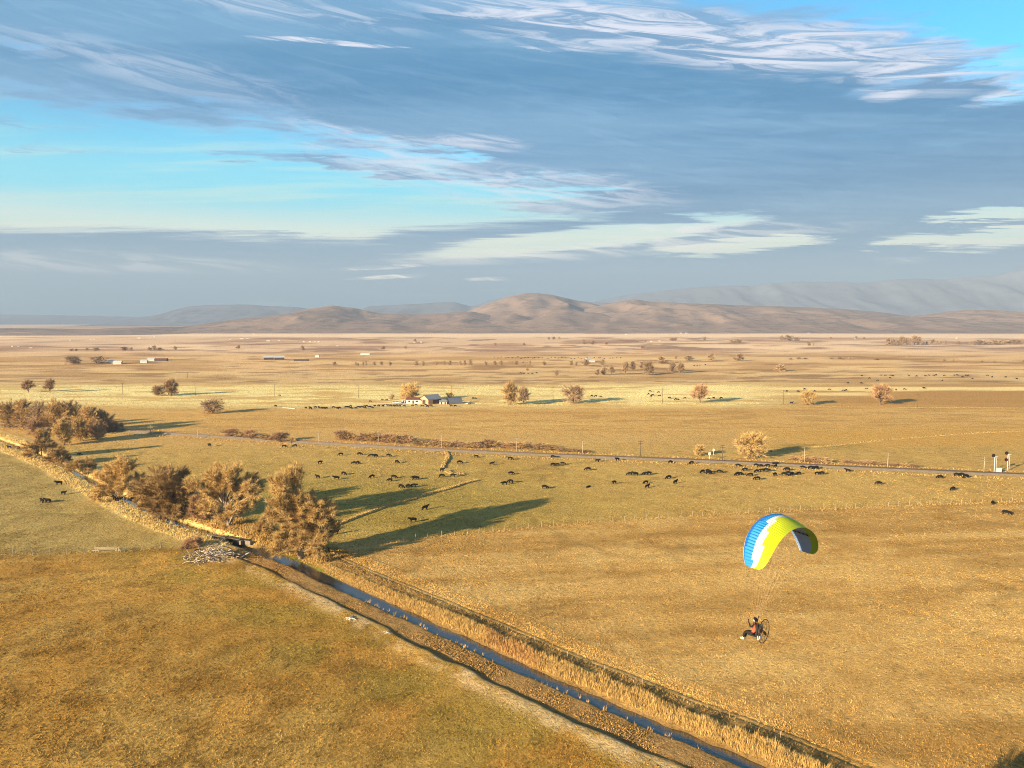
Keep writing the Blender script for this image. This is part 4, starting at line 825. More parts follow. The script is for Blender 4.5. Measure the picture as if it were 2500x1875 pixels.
# ------------------------------------------------------------------ poles, signals, fences
M_wood = pmat('weathered pale wood', (.38, .30, .20), .9, .35, 3.0); M_dwood = pmat('dark treated wood', (.13, .09, .06), .9, .3, 3.0); M_wire = pmat('fence wire', (.10, .085, .07), .6, .1, 1)
def pole(px, py, h, label, group, pale=True, arms=2, rad_=.14):
    k = ppm(py); H = h / k; b = G(px, py); t = empty('utility_pole', b, 0.0); tag(t, label, 'pole', group); m = M_wood if pale else M_dwood
    ang = math.atan2(RP[-1][1] - RP[0][1], RP[-1][0] - RP[0][0]) + math.pi / 2
    MB().tube((0, 0, -.3), (0, 0, H), rad_ * 1.25, rad_ * .85, 8).build('pole', m, t, smooth=True)
    for i in range(arms):
        z = H - .35 - .75 * i; c = MB().box((0, 0, 0), (1.15, .06, .07)); a = c.build('crossarm', m, t); a.location = (0, -rad_ * .9 - .05, z); a.rotation_euler = (0, 0, .35)
        for q in (-1, -.45, .45, 1):
            ins = MB().tube((q, 0, .07), (q, 0, .24), .05, .035, 6).build('insulator', M_dwood, a)
    return t
rp = [(23, 1046, 21), (368, 1060, 22), (483, 1069, 27), (778, 1083, 31), (924, 1089, 34), (1079, 1096, 34), (1262, 1106, 38), (1422, 1113, 37), (1563, 1120, 45), (1763, 1129, 44), (1964, 1128, 34), (2167, 1145, 40), (2402, 1156, 41)]
for i, (a, b, h) in enumerate(rp): pole(a, b, h, 'pale wooden pole, ' + ORD[i] + ' from left along the railway', 'poles along the railway', i not in (8, 9), 0 if i in (10,) else 2)
fpz = [(300, 963, 28), (477, 965, 29), (671, 969, 31), (875, 972, 33), (1103, 972, 31), (1350, 981, 36), (1617, 985, 37), (1912, 988, 36), (2240, 994, 33)]
for i, (a, b, h) in enumerate(fpz): pole(a, b, h, 'dark power pole, ' + ORD[i] + ' from left in the straw meadow line', 'power poles in the straw meadow', False, 1, .13)
pole(458, 923, 14, 'small dark power pole alone on the left plain', None, False, 1, .13)
M_white = pmat('white painted metal', (.60, .58, .53), .6, .08, 2); M_blk = pmat('black painted metal', (.012, .012, .012), .5, .1, 2); M_red = pmat('signal lamp glass', (.12, .01, .01), .2, .1, 2)
def signal(px, py, h, heads, label):
    k = ppm(py); H = h / k; b = G(px, py); t = empty('rail_signal', b, 0.0); tag(t, label, 'rail signal', 'rail signals')
    MB().tube((0, 0, -.2), (0, 0, H), .16, .12, 8).build('mast', M_white, t, smooth=True)
    ld = MB()
    for sx in (.45, .85): ld.tube((sx, .3, 0), (sx, .3, H * .92), .045, .045, 5)
    for z in np.arange(.4, H * .9, .4): ld.tube((.45, .3, z), (.85, .3, z), .03, .03, 4)
    ld.build('ladder', M_white, t)
    MB().box((.5, .25, H * .90), (.55, .45, .05)).build('platform', M_white, t)
    for z in heads:
        hd = MB().tube((-.55, -.12, H * z), (-.55, .06, H * z), .62, .62, 16).build('signal_head', M_blk, t)
        MB().box((-.28, 0, H * z), (.3, .05, .05)).build('bracket', M_white, hd)
        for q in (-.25, .05, .33): MB().tube((-.55, -.2, H * z + q), (-.55, -.12, H * z + q), .12, .12, 10).build('lamp', M_red, hd)
    return t
signal(2427, 1154, 44, (.97,), 'white rail signal mast with one round black head')
signal(2459, 1149, 45, (.97, .60), 'white rail signal mast with two round black heads')
cb = empty('equipment_cabinet', G(2437, 1153)); tag(cb, 'small white equipment cabinet at foot of rail signals', 'cabinet')
rebevel(MB().box((0, 0, .75), (.9, .5, .75)).build('body', M_white, cb)); MB().box((0, 0, 1.55), (1.0, .6, .06)).build('lid', M_white, cb); MB().box((.3, -.52, .7), (.03, .02, .12)).build('handle', M_blk, cb)
def board_sign(px, py, h, w_, label):
    k = ppm(py); H = h / k; t = empty('crossing_sign', G(px, py)); tag(t, label, 'sign', 'level crossing signs')
    MB().tube((0, .05, -.2), (0, .05, H), .08, .07, 8).build('post', M_white, t)
    MB().box((0, 0, H - .55), (w_, .03, .5)).build('board', M_white, t)
    for a in (.5, -.5):
        o = MB().box((0, -.05, 0), (.62, .015, .09)).build('crossbuck', M_white, t); o.location = (0, -.02 if a > 0 else -.055, H - .45); o.rotation_euler = (0, a, 0)
board_sign(1732, 1122, 18, .45, 'white crossing sign on near side of the railway'); board_sign(1742, 1110, 15, .28, 'tall white crossing sign on far side of the railway')
def fence(pxpts, spacing, label, hp=1.25, rp_=.07, wires=3, pale=M_wood, name='wire_fence', skip=None):
    P = np.array([[G(a, b).x, G(a, b).y] for a, b in pxpts]); S = np.concatenate([[0], np.cumsum(np.linalg.norm(np.diff(P, axis=0), axis=1))])
    t = empty(name, (P[0][0], P[0][1], 0)); tag(t, label, 'fence'); base = Vector((P[0][0], P[0][1], 0))
    pm = MB().tube((0, 0, -.4), (0, 0, hp), rp_, rp_ * .85, 6); pm = mesh('post', pm.V, pm.F); pm.materials.append(pale)
    n = int(S[-1] / spacing); pts = along(P, S, np.arange(n + 1) * spacing, np.zeros(n + 1))
    for q in pts:
        if skip and skip(q): continue
        o = link('post', pm, None, t); o.location = Vector((q[0] + random.uniform(-.3, .3), q[1] + random.uniform(-.2, .2), 0)) - base; o.rotation_euler = (random.uniform(-.12, .12), random.uniform(-.12, .12), 0); o.scale = (1, 1, random.uniform(.85, 1.2))
    wm = MB()
    for z in np.linspace(.4, hp - .1, wires):
        for i in range(len(pts) - 1): wm.tube((pts[i][0] - base.x, pts[i][1] - base.y, z), (pts[i + 1][0] - base.x, pts[i + 1][1] - base.y, z), .008, .008, 3, False)
    wm.build('wire', M_wire, t)
    s = rng.random(int(S[-1] * 9)) * S[-1]; tt_ = rng.normal(size=len(s)) * .55; p = along(P, S, s, tt_)
    tufts('tall_grass', p, np.zeros(len(s)), .15 + .40 * rng.random(len(s)) ** 2, .07 + .06 * rng.random(len(s)), alb(206, 164, 94)[None] * (.5 + .8 * rng.random((len(s), 1))), 4, .6)
    return t
fence([(845, 1334), (1020, 1316), (1310, 1287), (1600, 1265), (1900, 1248), (2200, 1236), (2520, 1223)], 3.4, 'pale-posted wire fence dividing mid pasture from the right stubble field')
fence([(-60, 1360), (0, 1356), (120, 1352), (222, 1349)], 4.0, 'low wire fence at left edge up to the wooden brace')
fence([(302, 1346), (360, 1341), (430, 1336)], 4.0, 'short wire fence between wooden brace and bleached log pile')
fpx = [tuple(proj(*q)) for q in ditch_xy(np.arange(40, S_WEIR - 16, 12.0), np.full(len(np.arange(40, S_WEIR - 16, 12.0)), 7.6))]
fence(fpx, 7.0, 'thin wire fence running behind the reeds along ditch', 1.0, .05, 2)
fence([(-50, 998), (400, 996), (900, 996), (1230, 993), (1500, 987), (1800, 989), (2100, 994), (2540, 997)], 9.0, 'far fence line under the row of orange trees', 1.2, .06, 2, M_dwood)
# wooden brace in the cross fence of the left field
br = empty('fence_brace', G(262, 1347)); tag(br, 'grey wooden rail brace lying in left field fence line', 'fence'); kx = ppm(1347)
for sx in (-1, 1):
    for (ox, tilt) in ((-.9, .35), (.0, .0), (.8, -.4)):
        o = MB().tube((0, 0, -.1), (0, 0, 1.25), .09, .075, 6).build('post', M_wood, br); o.location = (sx * 2.75 + ox * .7, random.uniform(-.3, .3), 0); o.rotation_euler = (0, tilt, 0)
    MB().tube((sx * 2.75 - .9, .1, .25), (sx * 2.75 + .8, .1, .3), .08, .07, 6).build('sill', M_wood, br)
for z in (.45, .75, 1.05): MB().tube((-2.6, 0, z), (2.7, .05, z + .05), .06, .05, 6).build('rail', M_wood, br)

# ------------------------------------------------------------------ log pile, stump, weir
M_log = [pmat('bleached dead wood', (.46, .40, .33), .9, .3, 2.5), pmat('grey dead wood', (.40, .33, .26), .9, .35, 2.5), pmat('dark dead wood', (.13, .095, .07), .9, .3, 2.5)]
def bent(rd, L, r):
    m = MB(); p = Vector((-L / 2, 0, 0)); d = Vector((1, rd.uniform(-.2, .2), rd.uniform(-.1, .2))); n = 4; pts = [p]; rad_ = [r]
    for i in range(n): d = (d + Vector((0, rd.uniform(-.5, .5), rd.uniform(-.3, .3)))).normalized(); p = p + d * L / n; pts.append(p); rad_.append(r * (1 - .6 * (i + 1) / n))
    m.path(pts, rad_, 6)
    if rd.random() < .6: m.tube(pts[2], pts[2] + Vector((rd.uniform(.3, .8), rd.choice((-1, 1)) * rd.uniform(.4, .9), rd.uniform(-.1, .4))) * L * .28, rad_[2] * .7, rad_[2] * .2, 5)
    return m
rd = random.Random(5); pile = empty('log_pile', G(516, 1362)); tag(pile, 'heap of bleached dead branches and logs beside the weir', 'log pile')
kx = ppm(1362)
for i in range(120):
    L = rd.uniform(1.6, 5.4) * (1.25 if i < 14 else 1); m = bent(rd, L, rd.uniform(.05, .12) * (2.1 if i < 12 else 1))
    a = rd.gauss(0, 1) * .40; u = max(-1, min(1, rd.gauss(0, .48))); v = rd.uniform(-1, 1) * math.sqrt(max(.05, 1 - u * u)); x = u * 6.4 + .2; y = v * 4.0; z = .12 + (1 - min(1, u * u + v * v)) * rd.uniform(.1, 2.1)
    o = m.build('log', M_log[0 if rd.random() < .42 else (1 if rd.random() < .55 else 2)], pile, smooth=True); o.location = (x, y, z); o.rotation_euler = (rd.uniform(-3, 3), rd.uniform(-.28, .28), a + rd.choice((0, math.pi, .9, -.9)))
def stump(px, py, sc, label):
    t = empty('tree_stump', G(px, py)); tag(t, label, 'stump')
    rebevel(MB().tube((0, 0, -.1), (.1, 0, .45 * sc), .55 * sc, .42 * sc, 10).build('bole', M_log[0], t), .05)
    for k in range(7):
        a = k * .9 + rd.random() * .5; MB().path([Vector((math.cos(a) * .3, math.sin(a) * .3, .2)) * sc, Vector((math.cos(a) * .9, math.sin(a) * .9, .35 * rd.random())) * sc, Vector((math.cos(a) * 1.5, math.sin(a) * 1.4, -.05)) * sc], [.16 * sc, .11 * sc, .04 * sc], 6).build('root', M_log[k % 2], t, smooth=True)
stump(856, 1512, .95, 'pale uprooted stump lying on the left bank lip'); stump(946, 1546, .7, 'small pale stump half buried on the bank, below the first')
M_conc = pmat('stained concrete', (.22, .175, .13), .9, .35, 1.5); M_dark = pmat('weir opening shade', (.02, .016, .014), .8, .2, 2)
wr = empty('weir', tuple(G(566, 1318))); tag(wr, 'low concrete and timber weir across the ditch beside log pile', 'weir'); wdir = -.42; wr.rotation_euler = (0, 0, wdir)
for x in (-6.0, -1.2, 3.6):
    rebevel(MB().box((x, 0, -.05), (.28, 1.0, .5)).build('pier', M_conc, wr), .05)
for x in (-3.6, 1.2):
    MB().box((x, -.1, -.35), (2.0, .12, .8)).build('opening_board', M_dark, wr); MB().box((x, -.55, .66), (2.15, .35, .07)).build('walkway', M_dwood, wr)  # near-black boards stand in for the shade inside the weir openings
for x in (-7.4, 5.0): rebevel(MB().box((x, .2, -.15), (1.0, .22, .5)).build('wing_wall', M_conc, wr), .05)

# ------------------------------------------------------------------ ranch and farm buildings
def bm(name, col, **k): return pmat(name, col, .8, .18, .7, **k)
M_bw = bm('white clapboard', (.58, .54, .48)); M_bt = bm('weathered tan planks', (.46, .30, .19)); M_rg = bm('grey metal roof', (.20, .22, .25)); M_rr = bm('red brown roof', (.16, .06, .045)); M_rl = bm('light metal roof', (.46, .47, .45)); M_gl = pmat('dark window glass', (.02, .025, .03), .1, .1, 1, spec=.6)
M_bd = bm('dark shed wall', (.07, .05, .05)); M_hut = bm('blue grey hut sheeting', (.10, .12, .16)); M_hutd = bm('dark hut end wall', (.035, .025, .05)); M_door = bm('dark brown door', (.07, .05, .035))
def house(px, py, W_, Dp, Hw, Hr, label, wall, roof, rz=0.0, openings=(), name='farm_building', cat='building', group=None, skirts=.35):
    t = empty(name, G(px, py), rz); tag(t, label, cat, group); hw, hd = W_ / 2, Dp / 2
    m = MB(); m.box((0, 0, Hw / 2 - .1), (hw, hd, Hw / 2 + .1))
    for s in (-1, 1): m.poly([(s * hw, -hd, Hw), (s * hw, hd, Hw), (s * hw, 0, Hw + Hr)])
    m.build('wall', wall, t)
    ov = skirts; r = MB()
    for s in (-1, 1):
        e = s * (hd + ov); ez = Hw - Hr * ov / hd; n = .10
        r.poly([(-hw - ov, e, ez + .02), (hw + ov, e, ez + .02), (hw + ov, 0, Hw + Hr + .02), (-hw - ov, 0, Hw + Hr + .02)][::s]); r.poly([(-hw - ov, e, ez + n), (hw + ov, e, ez + n), (hw + ov, 0, Hw + Hr + n), (-hw - ov, 0, Hw + Hr + n)][::-s])
        r.poly([(-hw - ov, e, ez + .02), (hw + ov, e, ez + .02), (hw + ov, e, ez + n), (-hw - ov, e, ez + n)][::-s])
    r.build('roof', roof, t)
    for (kind, x, z, a, b) in openings:
        o = MB().box((x, -hd - .03, z), (a, .05, b)).build(kind, M_gl if kind == 'window' else M_door, t)
        if kind == 'window': MB().box((x, -hd - .05, z - b - .06), (a + .1, .08, .05)).build('sill', wall, o)
    return t
house(1017, 984, 12.5, 6.5, 2.6, 1.1, 'long low white ranch house under the round golden tree', M_bw, M_rr, -.08, [('window', -4.2, 1.5, .6, .5), ('door', -1.6, 1.05, .5, 1.0), ('window', .8, 1.5, .8, .5), ('window', 3.8, 1.4, .6, .55)], 'ranch_house', 'house')
def barn():
    t = empty('barn', G(1052, 985), .72); tag(t, 'weathered tan wooden barn with grey gable roof', 'barn')
    hw, hd, Hw, Hr = 5.2, 4.6, 3.4, 2.4; m = MB(); m.box((0, 0, Hw / 2 - .1), (hw, hd, Hw / 2 + .1))
    for s in (-1, 1): m.poly([(s * hw, -hd, Hw), (s * hw, hd, Hw), (s * hw, 0, Hw + Hr)])
    m.build('wall', M_bt, t); r = MB(); ov = .5
    for s in (-1, 1):
        e = s * (hd + ov); ez = Hw - Hr * ov / hd
        for n in (.03, .14): r.poly([(-hw - ov, e, ez + n), (hw + ov, e, ez + n), (hw + ov, 0, Hw + Hr + n), (-hw - ov, 0, Hw + Hr + n)][::(s if n < .1 else -s)])
        r.poly([(-hw - ov, e, ez + .03), (hw + ov, e, ez + .03), (hw + ov, e, ez + .14), (-hw - ov, e, ez + .14)])
    r.build('roof', M_rg, t)
    for y in np.arange(-4.2, 4.3, .7): MB().box((-hw - .04, y, Hw / 2 + .1), (.03, .31, Hw / 2 - .02)).build('plank', M_bt, t)
    d = MB().box((-hw - .11, 0, 1.35), (.04, 1.4, 1.35)).build('door', M_door, t); MB().box((-hw - .17, 1.1, 1.3), (.03, .05, .15)).build('handle', M_blk, d)
    MB().box((1.0, -hd - .04, 1.5), (2.6, .05, 1.2)).build('doorway', M_bd, t)
    return t
barn()
house(1034, 985, 4.5, 4.0, 1.9, .5, 'low tan lean-to shed against left side of barn', M_bt, M_rg, .72, [], 'shed', 'shed')
house(1077.5, 986.5, 2.3, 2.4, 1.7, .7, 'small white hut, left of pair before round-roofed shed', M_bw, M_rg, .15, [('door', 0, .8, .35, .75)], 'shed', 'shed', 'pair of small white huts')
house(1086.5, 986.5, 2.3, 2.4, 1.7, .7, 'small white hut, right of pair before round-roofed shed', M_bw, M_rg, .15, [('door', 0, .8, .35, .75)], 'shed', 'shed', 'pair of small white huts')
def quonset():
    t = empty('quonset_hut', G(1109, 985), .38); tag(t, 'dark blue round-roofed metal hut right of the barn', 'shed'); n = 14; Rr_ = 3.3; L = 4.6; m = MB(); e = MB()
    for i in range(n):
        a0, a1 = math.pi * i / n, math.pi * (i + 1) / n; p = lambda a, x: (x, -math.cos(a) * Rr_, math.sin(a) * Rr_ * 1.2)
        m.poly([p(a0, -L), p(a1, -L), p(a1, L), p(a0, L)]); 
        if i % 2 == 0: MB().poly([Vector(p(a0, x)) * 1.012 for x in (-L, -L)][:1] + [Vector(p(a1, -L)) * 1.012, Vector(p(a1, L)) * 1.012, Vector(p(a0, L)) * 1.012]).build('roof_panel', M_hut, t)
    m.build('roof', M_hut, t, smooth=True)
    for s in (-1, 1): e.poly([(s * (L - .05), -math.cos(math.pi * i / n) * Rr_ * .99, math.sin(math.pi * i / n) * Rr_ * 1.19) for i in range(n + 1)][::s])
    e.build('end_wall', M_hutd, t); MB().box((-L - .02, 0, 1.4), (.05, 1.1, 1.4)).build('door', M_blk, t)
quonset()
house(985, 983.5, 2.2, 2.4, 1.9, .3, 'tiny white box shed left of the ranch house', M_bw, M_rl, 0, [('door', .2, .85, .35, .8)], 'shed', 'shed')
house(992, 984, 1.5, 2.0, 1.3, .3, 'dark box beside the tiny white shed', M_bd, M_rg, 0, [], 'shed', 'shed')
def vehicle(px, py, label, col, rz, name='pickup_truck', cat='truck', sc=1.0):
    t = empty(name, G(px, py), rz); t.scale = (sc,) * 3; tag(t, label, cat); mb = pmat('paint ' + label[:18], col, .35, .05, 1, spec=.5); mt = pmat('tyre rubber', (.015, .015, .015), .9, .1, 1)
    rebevel(MB().box((0, 0, .72), (2.6, .92, .34)).build('body', mb, t), .08); cbn = rebevel(MB().box((.35, 0, 1.35), (.95, .82, .36)).build('cab', mb, t), .12)
    MB().box((.35, 0, 1.40), (.99, .72, .22)).build('windscreen', M_gl, cbn); MB().box((.35, 0, 1.40), (.75, .86, .20)).build('side_window', M_gl, cbn)
    MB().box((-1.6, 0, 1.1), (.95, .86, .10)).build('load_bed', M_blk, t)
    for x in (-1.65, 1.65):
        for y in (-.86, .86):
            w_ = MB().tube((x, y - .13, .40), (x, y + .13, .40), .40, .40, 14).build('wheel', mt, t); MB().tube((x, y - .14, .40), (x, y + .14, .40), .2, .2, 10).build('rim', M_white, w_)
    for y in (-.6, .6): MB().box((2.62, y, .8), (.03, .2, .1)).build('headlight', M_gl, t)
vehicle(968.5, 985, 'pale blue pickup truck parked left of the white shed', (.50, .56, .62), .1)
vehicle(1143.5, 986.5, 'white vehicle parked right of the round-roofed hut', (.75, .73, .70), 1.2, sc=.9)
tr = empty('feed_trough', G(955, 988)); tag(tr, 'long pale feed trough behind the line of cows', 'trough'); MB().box((0, 0, .35), (9, .4, .05)).build('floor_board', M_wood, tr)
for y in (-.4, .4): MB().box((0, y, .55), (9, .04, .22)).build('side_board', M_wood, tr)
for x in np.arange(-8.5, 9, 2.4): MB().box((x, 0, .15), (.08, .35, .18)).build('leg', M_wood, tr)
lg = empty('irrigation_pipe', G(705, 997)); tag(lg, 'pale pipe lying in the field left of the feeding cows', 'pipe'); MB().tube((-4.6, 2.5, .15), (4.6, -2.2, .15), .15, .15, 8).build('pipe', M_white, lg)
for x, y in ((-4.6, 2.5), (4.6, -2.2)): MB().tube((x * .985, y * .985, .15), (x * 1.01, y * 1.01, .15), .21, .21, 10).build('flange', M_wood, lg)
# farm yards further out
FB = 'distant farm buildings'
house(656, 878, 13, 9, 3.2, 2.2, 'left of two grey sheds with pale roofs on plain', M_bd, M_rl, .35, [], 'cattle_shed', 'shed', FB); house(682, 878, 13, 9, 3.2, 2.2, 'right of two grey sheds with pale roofs on plain', M_bd, M_rl, .35, [], 'cattle_shed', 'shed', FB)
house(736, 881, 19, 5, 1.8, .5, 'long low dark shed right of the two pale-roofed sheds', M_bd, M_hut, .1, [], 'cattle_shed', 'shed', FB)
house(276, 888, 9, 7, 3.0, 1.8, 'white barn with pale roof right of the two round trees', M_bw, M_rl, .3, [], 'farm_building', 'building', FB); house(288, 889, 9, 6, 2.6, 1.6, 'cream building beside the white barn on left plain', M_bw, M_bw, .2, [], 'farm_building', 'building', FB)
house(352, 886, 8, 6, 2.6, 1.6, 'small white house in yard below far left hills', M_bw, M_rl, .2, [], 'farm_building', 'house', FB); house(370, 881, 9, 6, 2.6, 1.6, 'white house with pale roof behind the small one', M_bw, M_rl, .2, [], 'farm_building', 'house', FB); house(394, 881, 16, 6, 2.2, 1.2, 'long dark low barn in the left yard', M_bd, M_rr, .05, [], 'farm_building', 'barn', FB)
house(1435, 884, 6, 5, 3.6, 2.0, 'white farmhouse among little trees, middle distance', M_bw, M_rl, .5, [], 'farm_building', 'house', FB); house(1445, 884, 7, 5, 2.0, 1.4, 'white lean-to right of the middle farmhouse', M_bw, M_rl, .2, [], 'farm_building', 'house', FB)
house(775, 872, 5, 4, 2.2, 1.0, 'tiny white shed beyond the grey sheds', M_bw, M_rl, 0, [], 'farm_building', 'building', FB); house(892, 866, 14, 6, 2.0, .8, 'flat white roof far beyond the tree line', M_bw, M_rl, 0, [], 'farm_building', 'building', FB)
spk = [(30, 846, 8), (45, 846, 10), (75, 850, 14), (172, 831, 10), (222, 829, 12), (230, 829, 9), (340, 826, 14), (376, 823, 8), (562, 829, 8), (590, 828, 18), (604, 827, 12), (620, 816, 8), (655, 833, 18), (682, 832, 8), (742, 835, 8), (757, 835, 10), (768, 835, 10), (778, 835, 8), (823, 845, 12), (1012, 836, 9), (1028, 836, 9), (1326, 810, 7),
       (1482, 813, 8), (1497, 812, 9), (1518, 812, 9), (1528, 817, 9), (1662, 814, 10), (1675, 814, 12), (1700, 811, 16), (1868, 802, 14), (1880, 802, 12), (1960, 813, 9), (1974, 814, 10), (2005, 813, 14), (2088, 828, 10), (2335, 826, 10), (1590, 834, 9), (1610, 833, 9), (1650, 831, 9)]
for i, (a, b, wpx) in enumerate(spk):
    b = max(b, 812); k = ppm(b); house(a, b, wpx / k * .5, 4 / k * .5, 1.5 / k * .7, .9 / k * .7, 'white farm speck, ' + ORD[i] + ' from left along the foot of hills', M_bw, M_rl, random.uniform(-.3, .3), [], 'farm_building', 'building', 'white farm specks below the hills')

# ------------------------------------------------------------------ paraglider, paramotor, pilot
def flyer():
    O = at_y(1843, 1527, 45.6)                     # hang point
    F_ = Vector((math.sin(R(-45.7)), math.cos(R(-45.7)), 0)); L_v = Vector((-F_.y, F_.x, 0)); U_v = Vector((0, 0, 1))
    M = Matrix((F_, L_v, U_v)).transposed().to_4x4()
    roll = Matrix.Rotation(R(6.4), 4, 'X'); pit = Matrix.Rotation(R(-8.5), 4, 'Y')
    MW = Matrix.Translation(O) @ M @ roll @ pit
    def nylon(name, col):
        m = pmat(name, col, .55, .06, 3, spec=.25); nt_ = m.node_tree; b = nt_.nodes['Principled BSDF']; out = nt_.nodes['Material Output']; tr_ = nt_.nodes.new('ShaderNodeBsdfTranslucent'); mx = nt_.nodes.new('ShaderNodeMixShader'); mx.inputs[0].default_value = .30
        tr_.inputs[0].default_value = tuple(col) + (1,); nt_.links.new(b.outputs[0], mx.inputs[1]); nt_.links.new(tr_.outputs[0], mx.inputs[2]); nt_.links.new(mx.outputs[0], out.inputs['Surface']); return m
    m_bl = nylon('blue nylon', (.015, .16, .55)); m_lb = nylon('light blue nylon', (.03, .30, .66)); m_wh = nylon('white nylon', (.82, .82, .80)); m_ye = nylon('acid yellow nylon', (.72, .80, .02)); m_gb = nylon('slate blue nylon', (.20, .32, .56)); m_sy = nylon('shaded yellow nylon', (.20, .36, .05))  # the green is yellow fabric with its underside shade put into the colour
    wing = empty('paraglider_wing'); wing.matrix_world = MW; tag(wing, 'arched blue, white and yellow paraglider wing flying over right field', 'paraglider')
    NC = 44; A_arc, B_arc, ZT, TH = 3.9, 2.47, 6.95, R(85.9)
    def station(u):                                # u -1..1 : tip to tip; returns span position, chord, local up and offset
        th = u * TH; y = A_arc * math.sin(th); z = ZT - B_arc * (1 - math.cos(th)); n = Vector((0, math.sin(th) / A_arc, math.cos(th) / B_arc)).normalized()
        c = 2.0 * (max(0.0, 1 - abs(u) ** 3.2) ** .5 * .72 + .28); sweep_ = -.97 * abs(u) ** 2.4
        return y, z, n, c, sweep_
    cx_ = [0, .008, .03, .07, .13, .21, .30, .40, .50, .60, .70, .80, .90, 1.0]; tu = [.0, .032, .062, .088, .108, .118, .116, .106, .092, .075, .057, .038, .019, .001]; tl_ = [0, -.022, -.030, -.034, -.036, -.036, -.034, -.030, -.026, -.022, -.017, -.011, -.006, -.001]
    def pt(u, i, up, bulge):
        y, z, n, c, sw = station(u); t = (tu if up else tl_)[i] * (1 + bulge) + (bulge * .05 if up else -bulge * .03) * min(1, 6 * cx_[i]) * (1 - cx_[i])
        return Vector((.75 + sw - cx_[i] * c + .3 * 0, y, z)) + n * (t * c)
    def surf(name, up, sel, mat):
        V = []; Fc = []; sub = 4
        for k in range(NC):
            u0 = -1 + 2 * k / NC; b0 = len(V)
            for j in range(sub + 1):
                u = u0 + 2 / NC * j / sub; bl = math.sin(math.pi * j / sub) * .32
                for i in range(14): V.append(pt(u, i, up, bl))
            for j in range(sub):
                for i in range(13):
                    uc = u0 + 2 / NC * (j + .5) / sub
                    if sel(uc, (cx_[i] + cx_[i + 1]) / 2):
                        a = b0 + j * 14 + i; Fc.append((a, a + 14, a + 15, a + 1) if up else (a, a + 1, a + 15, a + 14))
        used = sorted({q for f in Fc for q in f}); mp = {q: n for n, q in enumerate(used)}
        me = mesh(name, [V[q] for q in used], [tuple(mp[q] for q in f) for f in Fc], True); return link(name, me, mat, wing)
    e1 = lambda u: .34 + .14 * abs(u) ** 2; e0 = lambda u: .16 * (1 - abs(u)) + .06; e2 = lambda u: .42 + .30 * min(1, abs(u) / .8) ** 1.3 + .02 * math.cos(u * 12)
    surf('leading_panel', True, lambda u, c: c < e0(u), m_bl); surf('blue_panel', True, lambda u, c: e0(u) <= c < e1(u), m_lb)
    surf('white_panel', True, lambda u, c: e1(u) <= c < e2(u), m_wh); surf('trailing_panel', True, lambda u, c: c >= e2(u), m_ye)
    surf('lower_panel', False, lambda u, c: c < .72, m_gb); surf('lower_trailing_panel', False, lambda u, c: c >= .72, m_sy)
    # dark mark of lettering on the underside of the far half, and white edge tape
    for (c0, c1) in ((.16, .30), (.33, .46), (.50, .60), (.63, .74)):
        V = []
        for u in (-.60, -.545):
            for c in (c0, c1):
                y, z, n, ch, sw = station(u); V.append(Vector((.75 + sw - c * ch, y, z)) - n * (.052 * ch))
        link('lettering', mesh('lettering', V, [(0, 1, 3, 2)]), M_blk, wing)
    tape = MB(); pr = None
    for k in range(89):
        q = pt(-1 + 2 * k / 88, 0, True, 0)
        if pr is not None: tape.tube(pr, q, .022, .022, 5, False)
        pr = q
    tape.build('edge_tape', m_wh, wing)
    for s in (-1, 1):
        V = [pt(s, i, True, 0) for i in range(14)] + [pt(s, i, False, 0) for i in range(13, -1, -1)]; link('wing_tip', mesh('wing_tip', V, [tuple(range(28))]), m_wh, wing)
    m_ln = pmat('pale orange line', (.50, .34, .18), .6, .1, 1)
    for s in (-1, 1):
        hp = Vector((.0, s * .24, .05)); rs = Vector((.02, s * .30, .62)); MB().tube(hp, rs, .022, .022, 5).build('riser', M_blk, wing)
        for j, (xo, ch) in enumerate(((.05, .10), (-.0, .38), (-.06, .66), (-.12, .97))):
            for u0, u1, u2 in ((.10, .04, .2), (.45, .34, .55), (.78, .68, .9)):
                kn = rs.lerp(Vector((.75 - ch * 1.9, s * A_arc * math.sin(u0 * TH) * .95, ZT - B_arc * (1 - math.cos(u0 * TH)) - .6)), .62)
                ln = MB().tube(rs + Vector((xo, 0, 0)), kn, .0024, .0024, 4, False)
                for u in (u1, u2):
                    y, z, n, c, sw = station(s * u); ln.tube(kn, Vector((.75 + sw - ch * c, y, z)) - n * .03 * c, .0016, .0016, 3, False)
                ln.build('line', m_ln, wing)
    # ---- paramotor
    MP = Matrix.Translation(O) @ M @ Matrix.Rotation(R(10), 4, 'X'); pm = empty('paramotor'); pm.matrix_world = MP; tag(pm, 'backpack paramotor with large round black cage behind pilot', 'paramotor')
    m_cg = pmat('black cage tube', (.03, .018, .014), .45, .1, 2, spec=.4); m_en = pmat('grey engine metal', (.10, .10, .10), .4, .3, 6, metal=.7); m_tk = pmat('white fuel tank', (.78, .72, .66), .5, .1, 2)
    cx0, cz0, RR = -.62, -.18, .74
    def ring(name, r, th, x, n=40):
        m = MB(); pr = None
        for i in range(n + 1):
            a = 2 * math.pi * i / n; q = Vector((x, math.cos(a) * r, cz0 + math.sin(a) * r))
            if pr is not None: m.tube(pr, q, th, th, 6, False)
            pr = q
        return m.build(name, m_cg, pm, smooth=True)
    ring('cage_ring', RR, .027, cx0); ring('cage_ring', RR * .80, .010, cx0 + .10); ring('hub_ring', .22, .012, cx0 + .02, 20)
    for i in range(8):
        a = 2 * math.pi * (i + .5) / 8; MB().tube((cx0 + .02, math.cos(a) * .22, cz0 + math.sin(a) * .22), (cx0, math.cos(a) * RR, cz0 + math.sin(a) * RR), .011, .011, 5).build('cage_spoke', m_cg, pm)
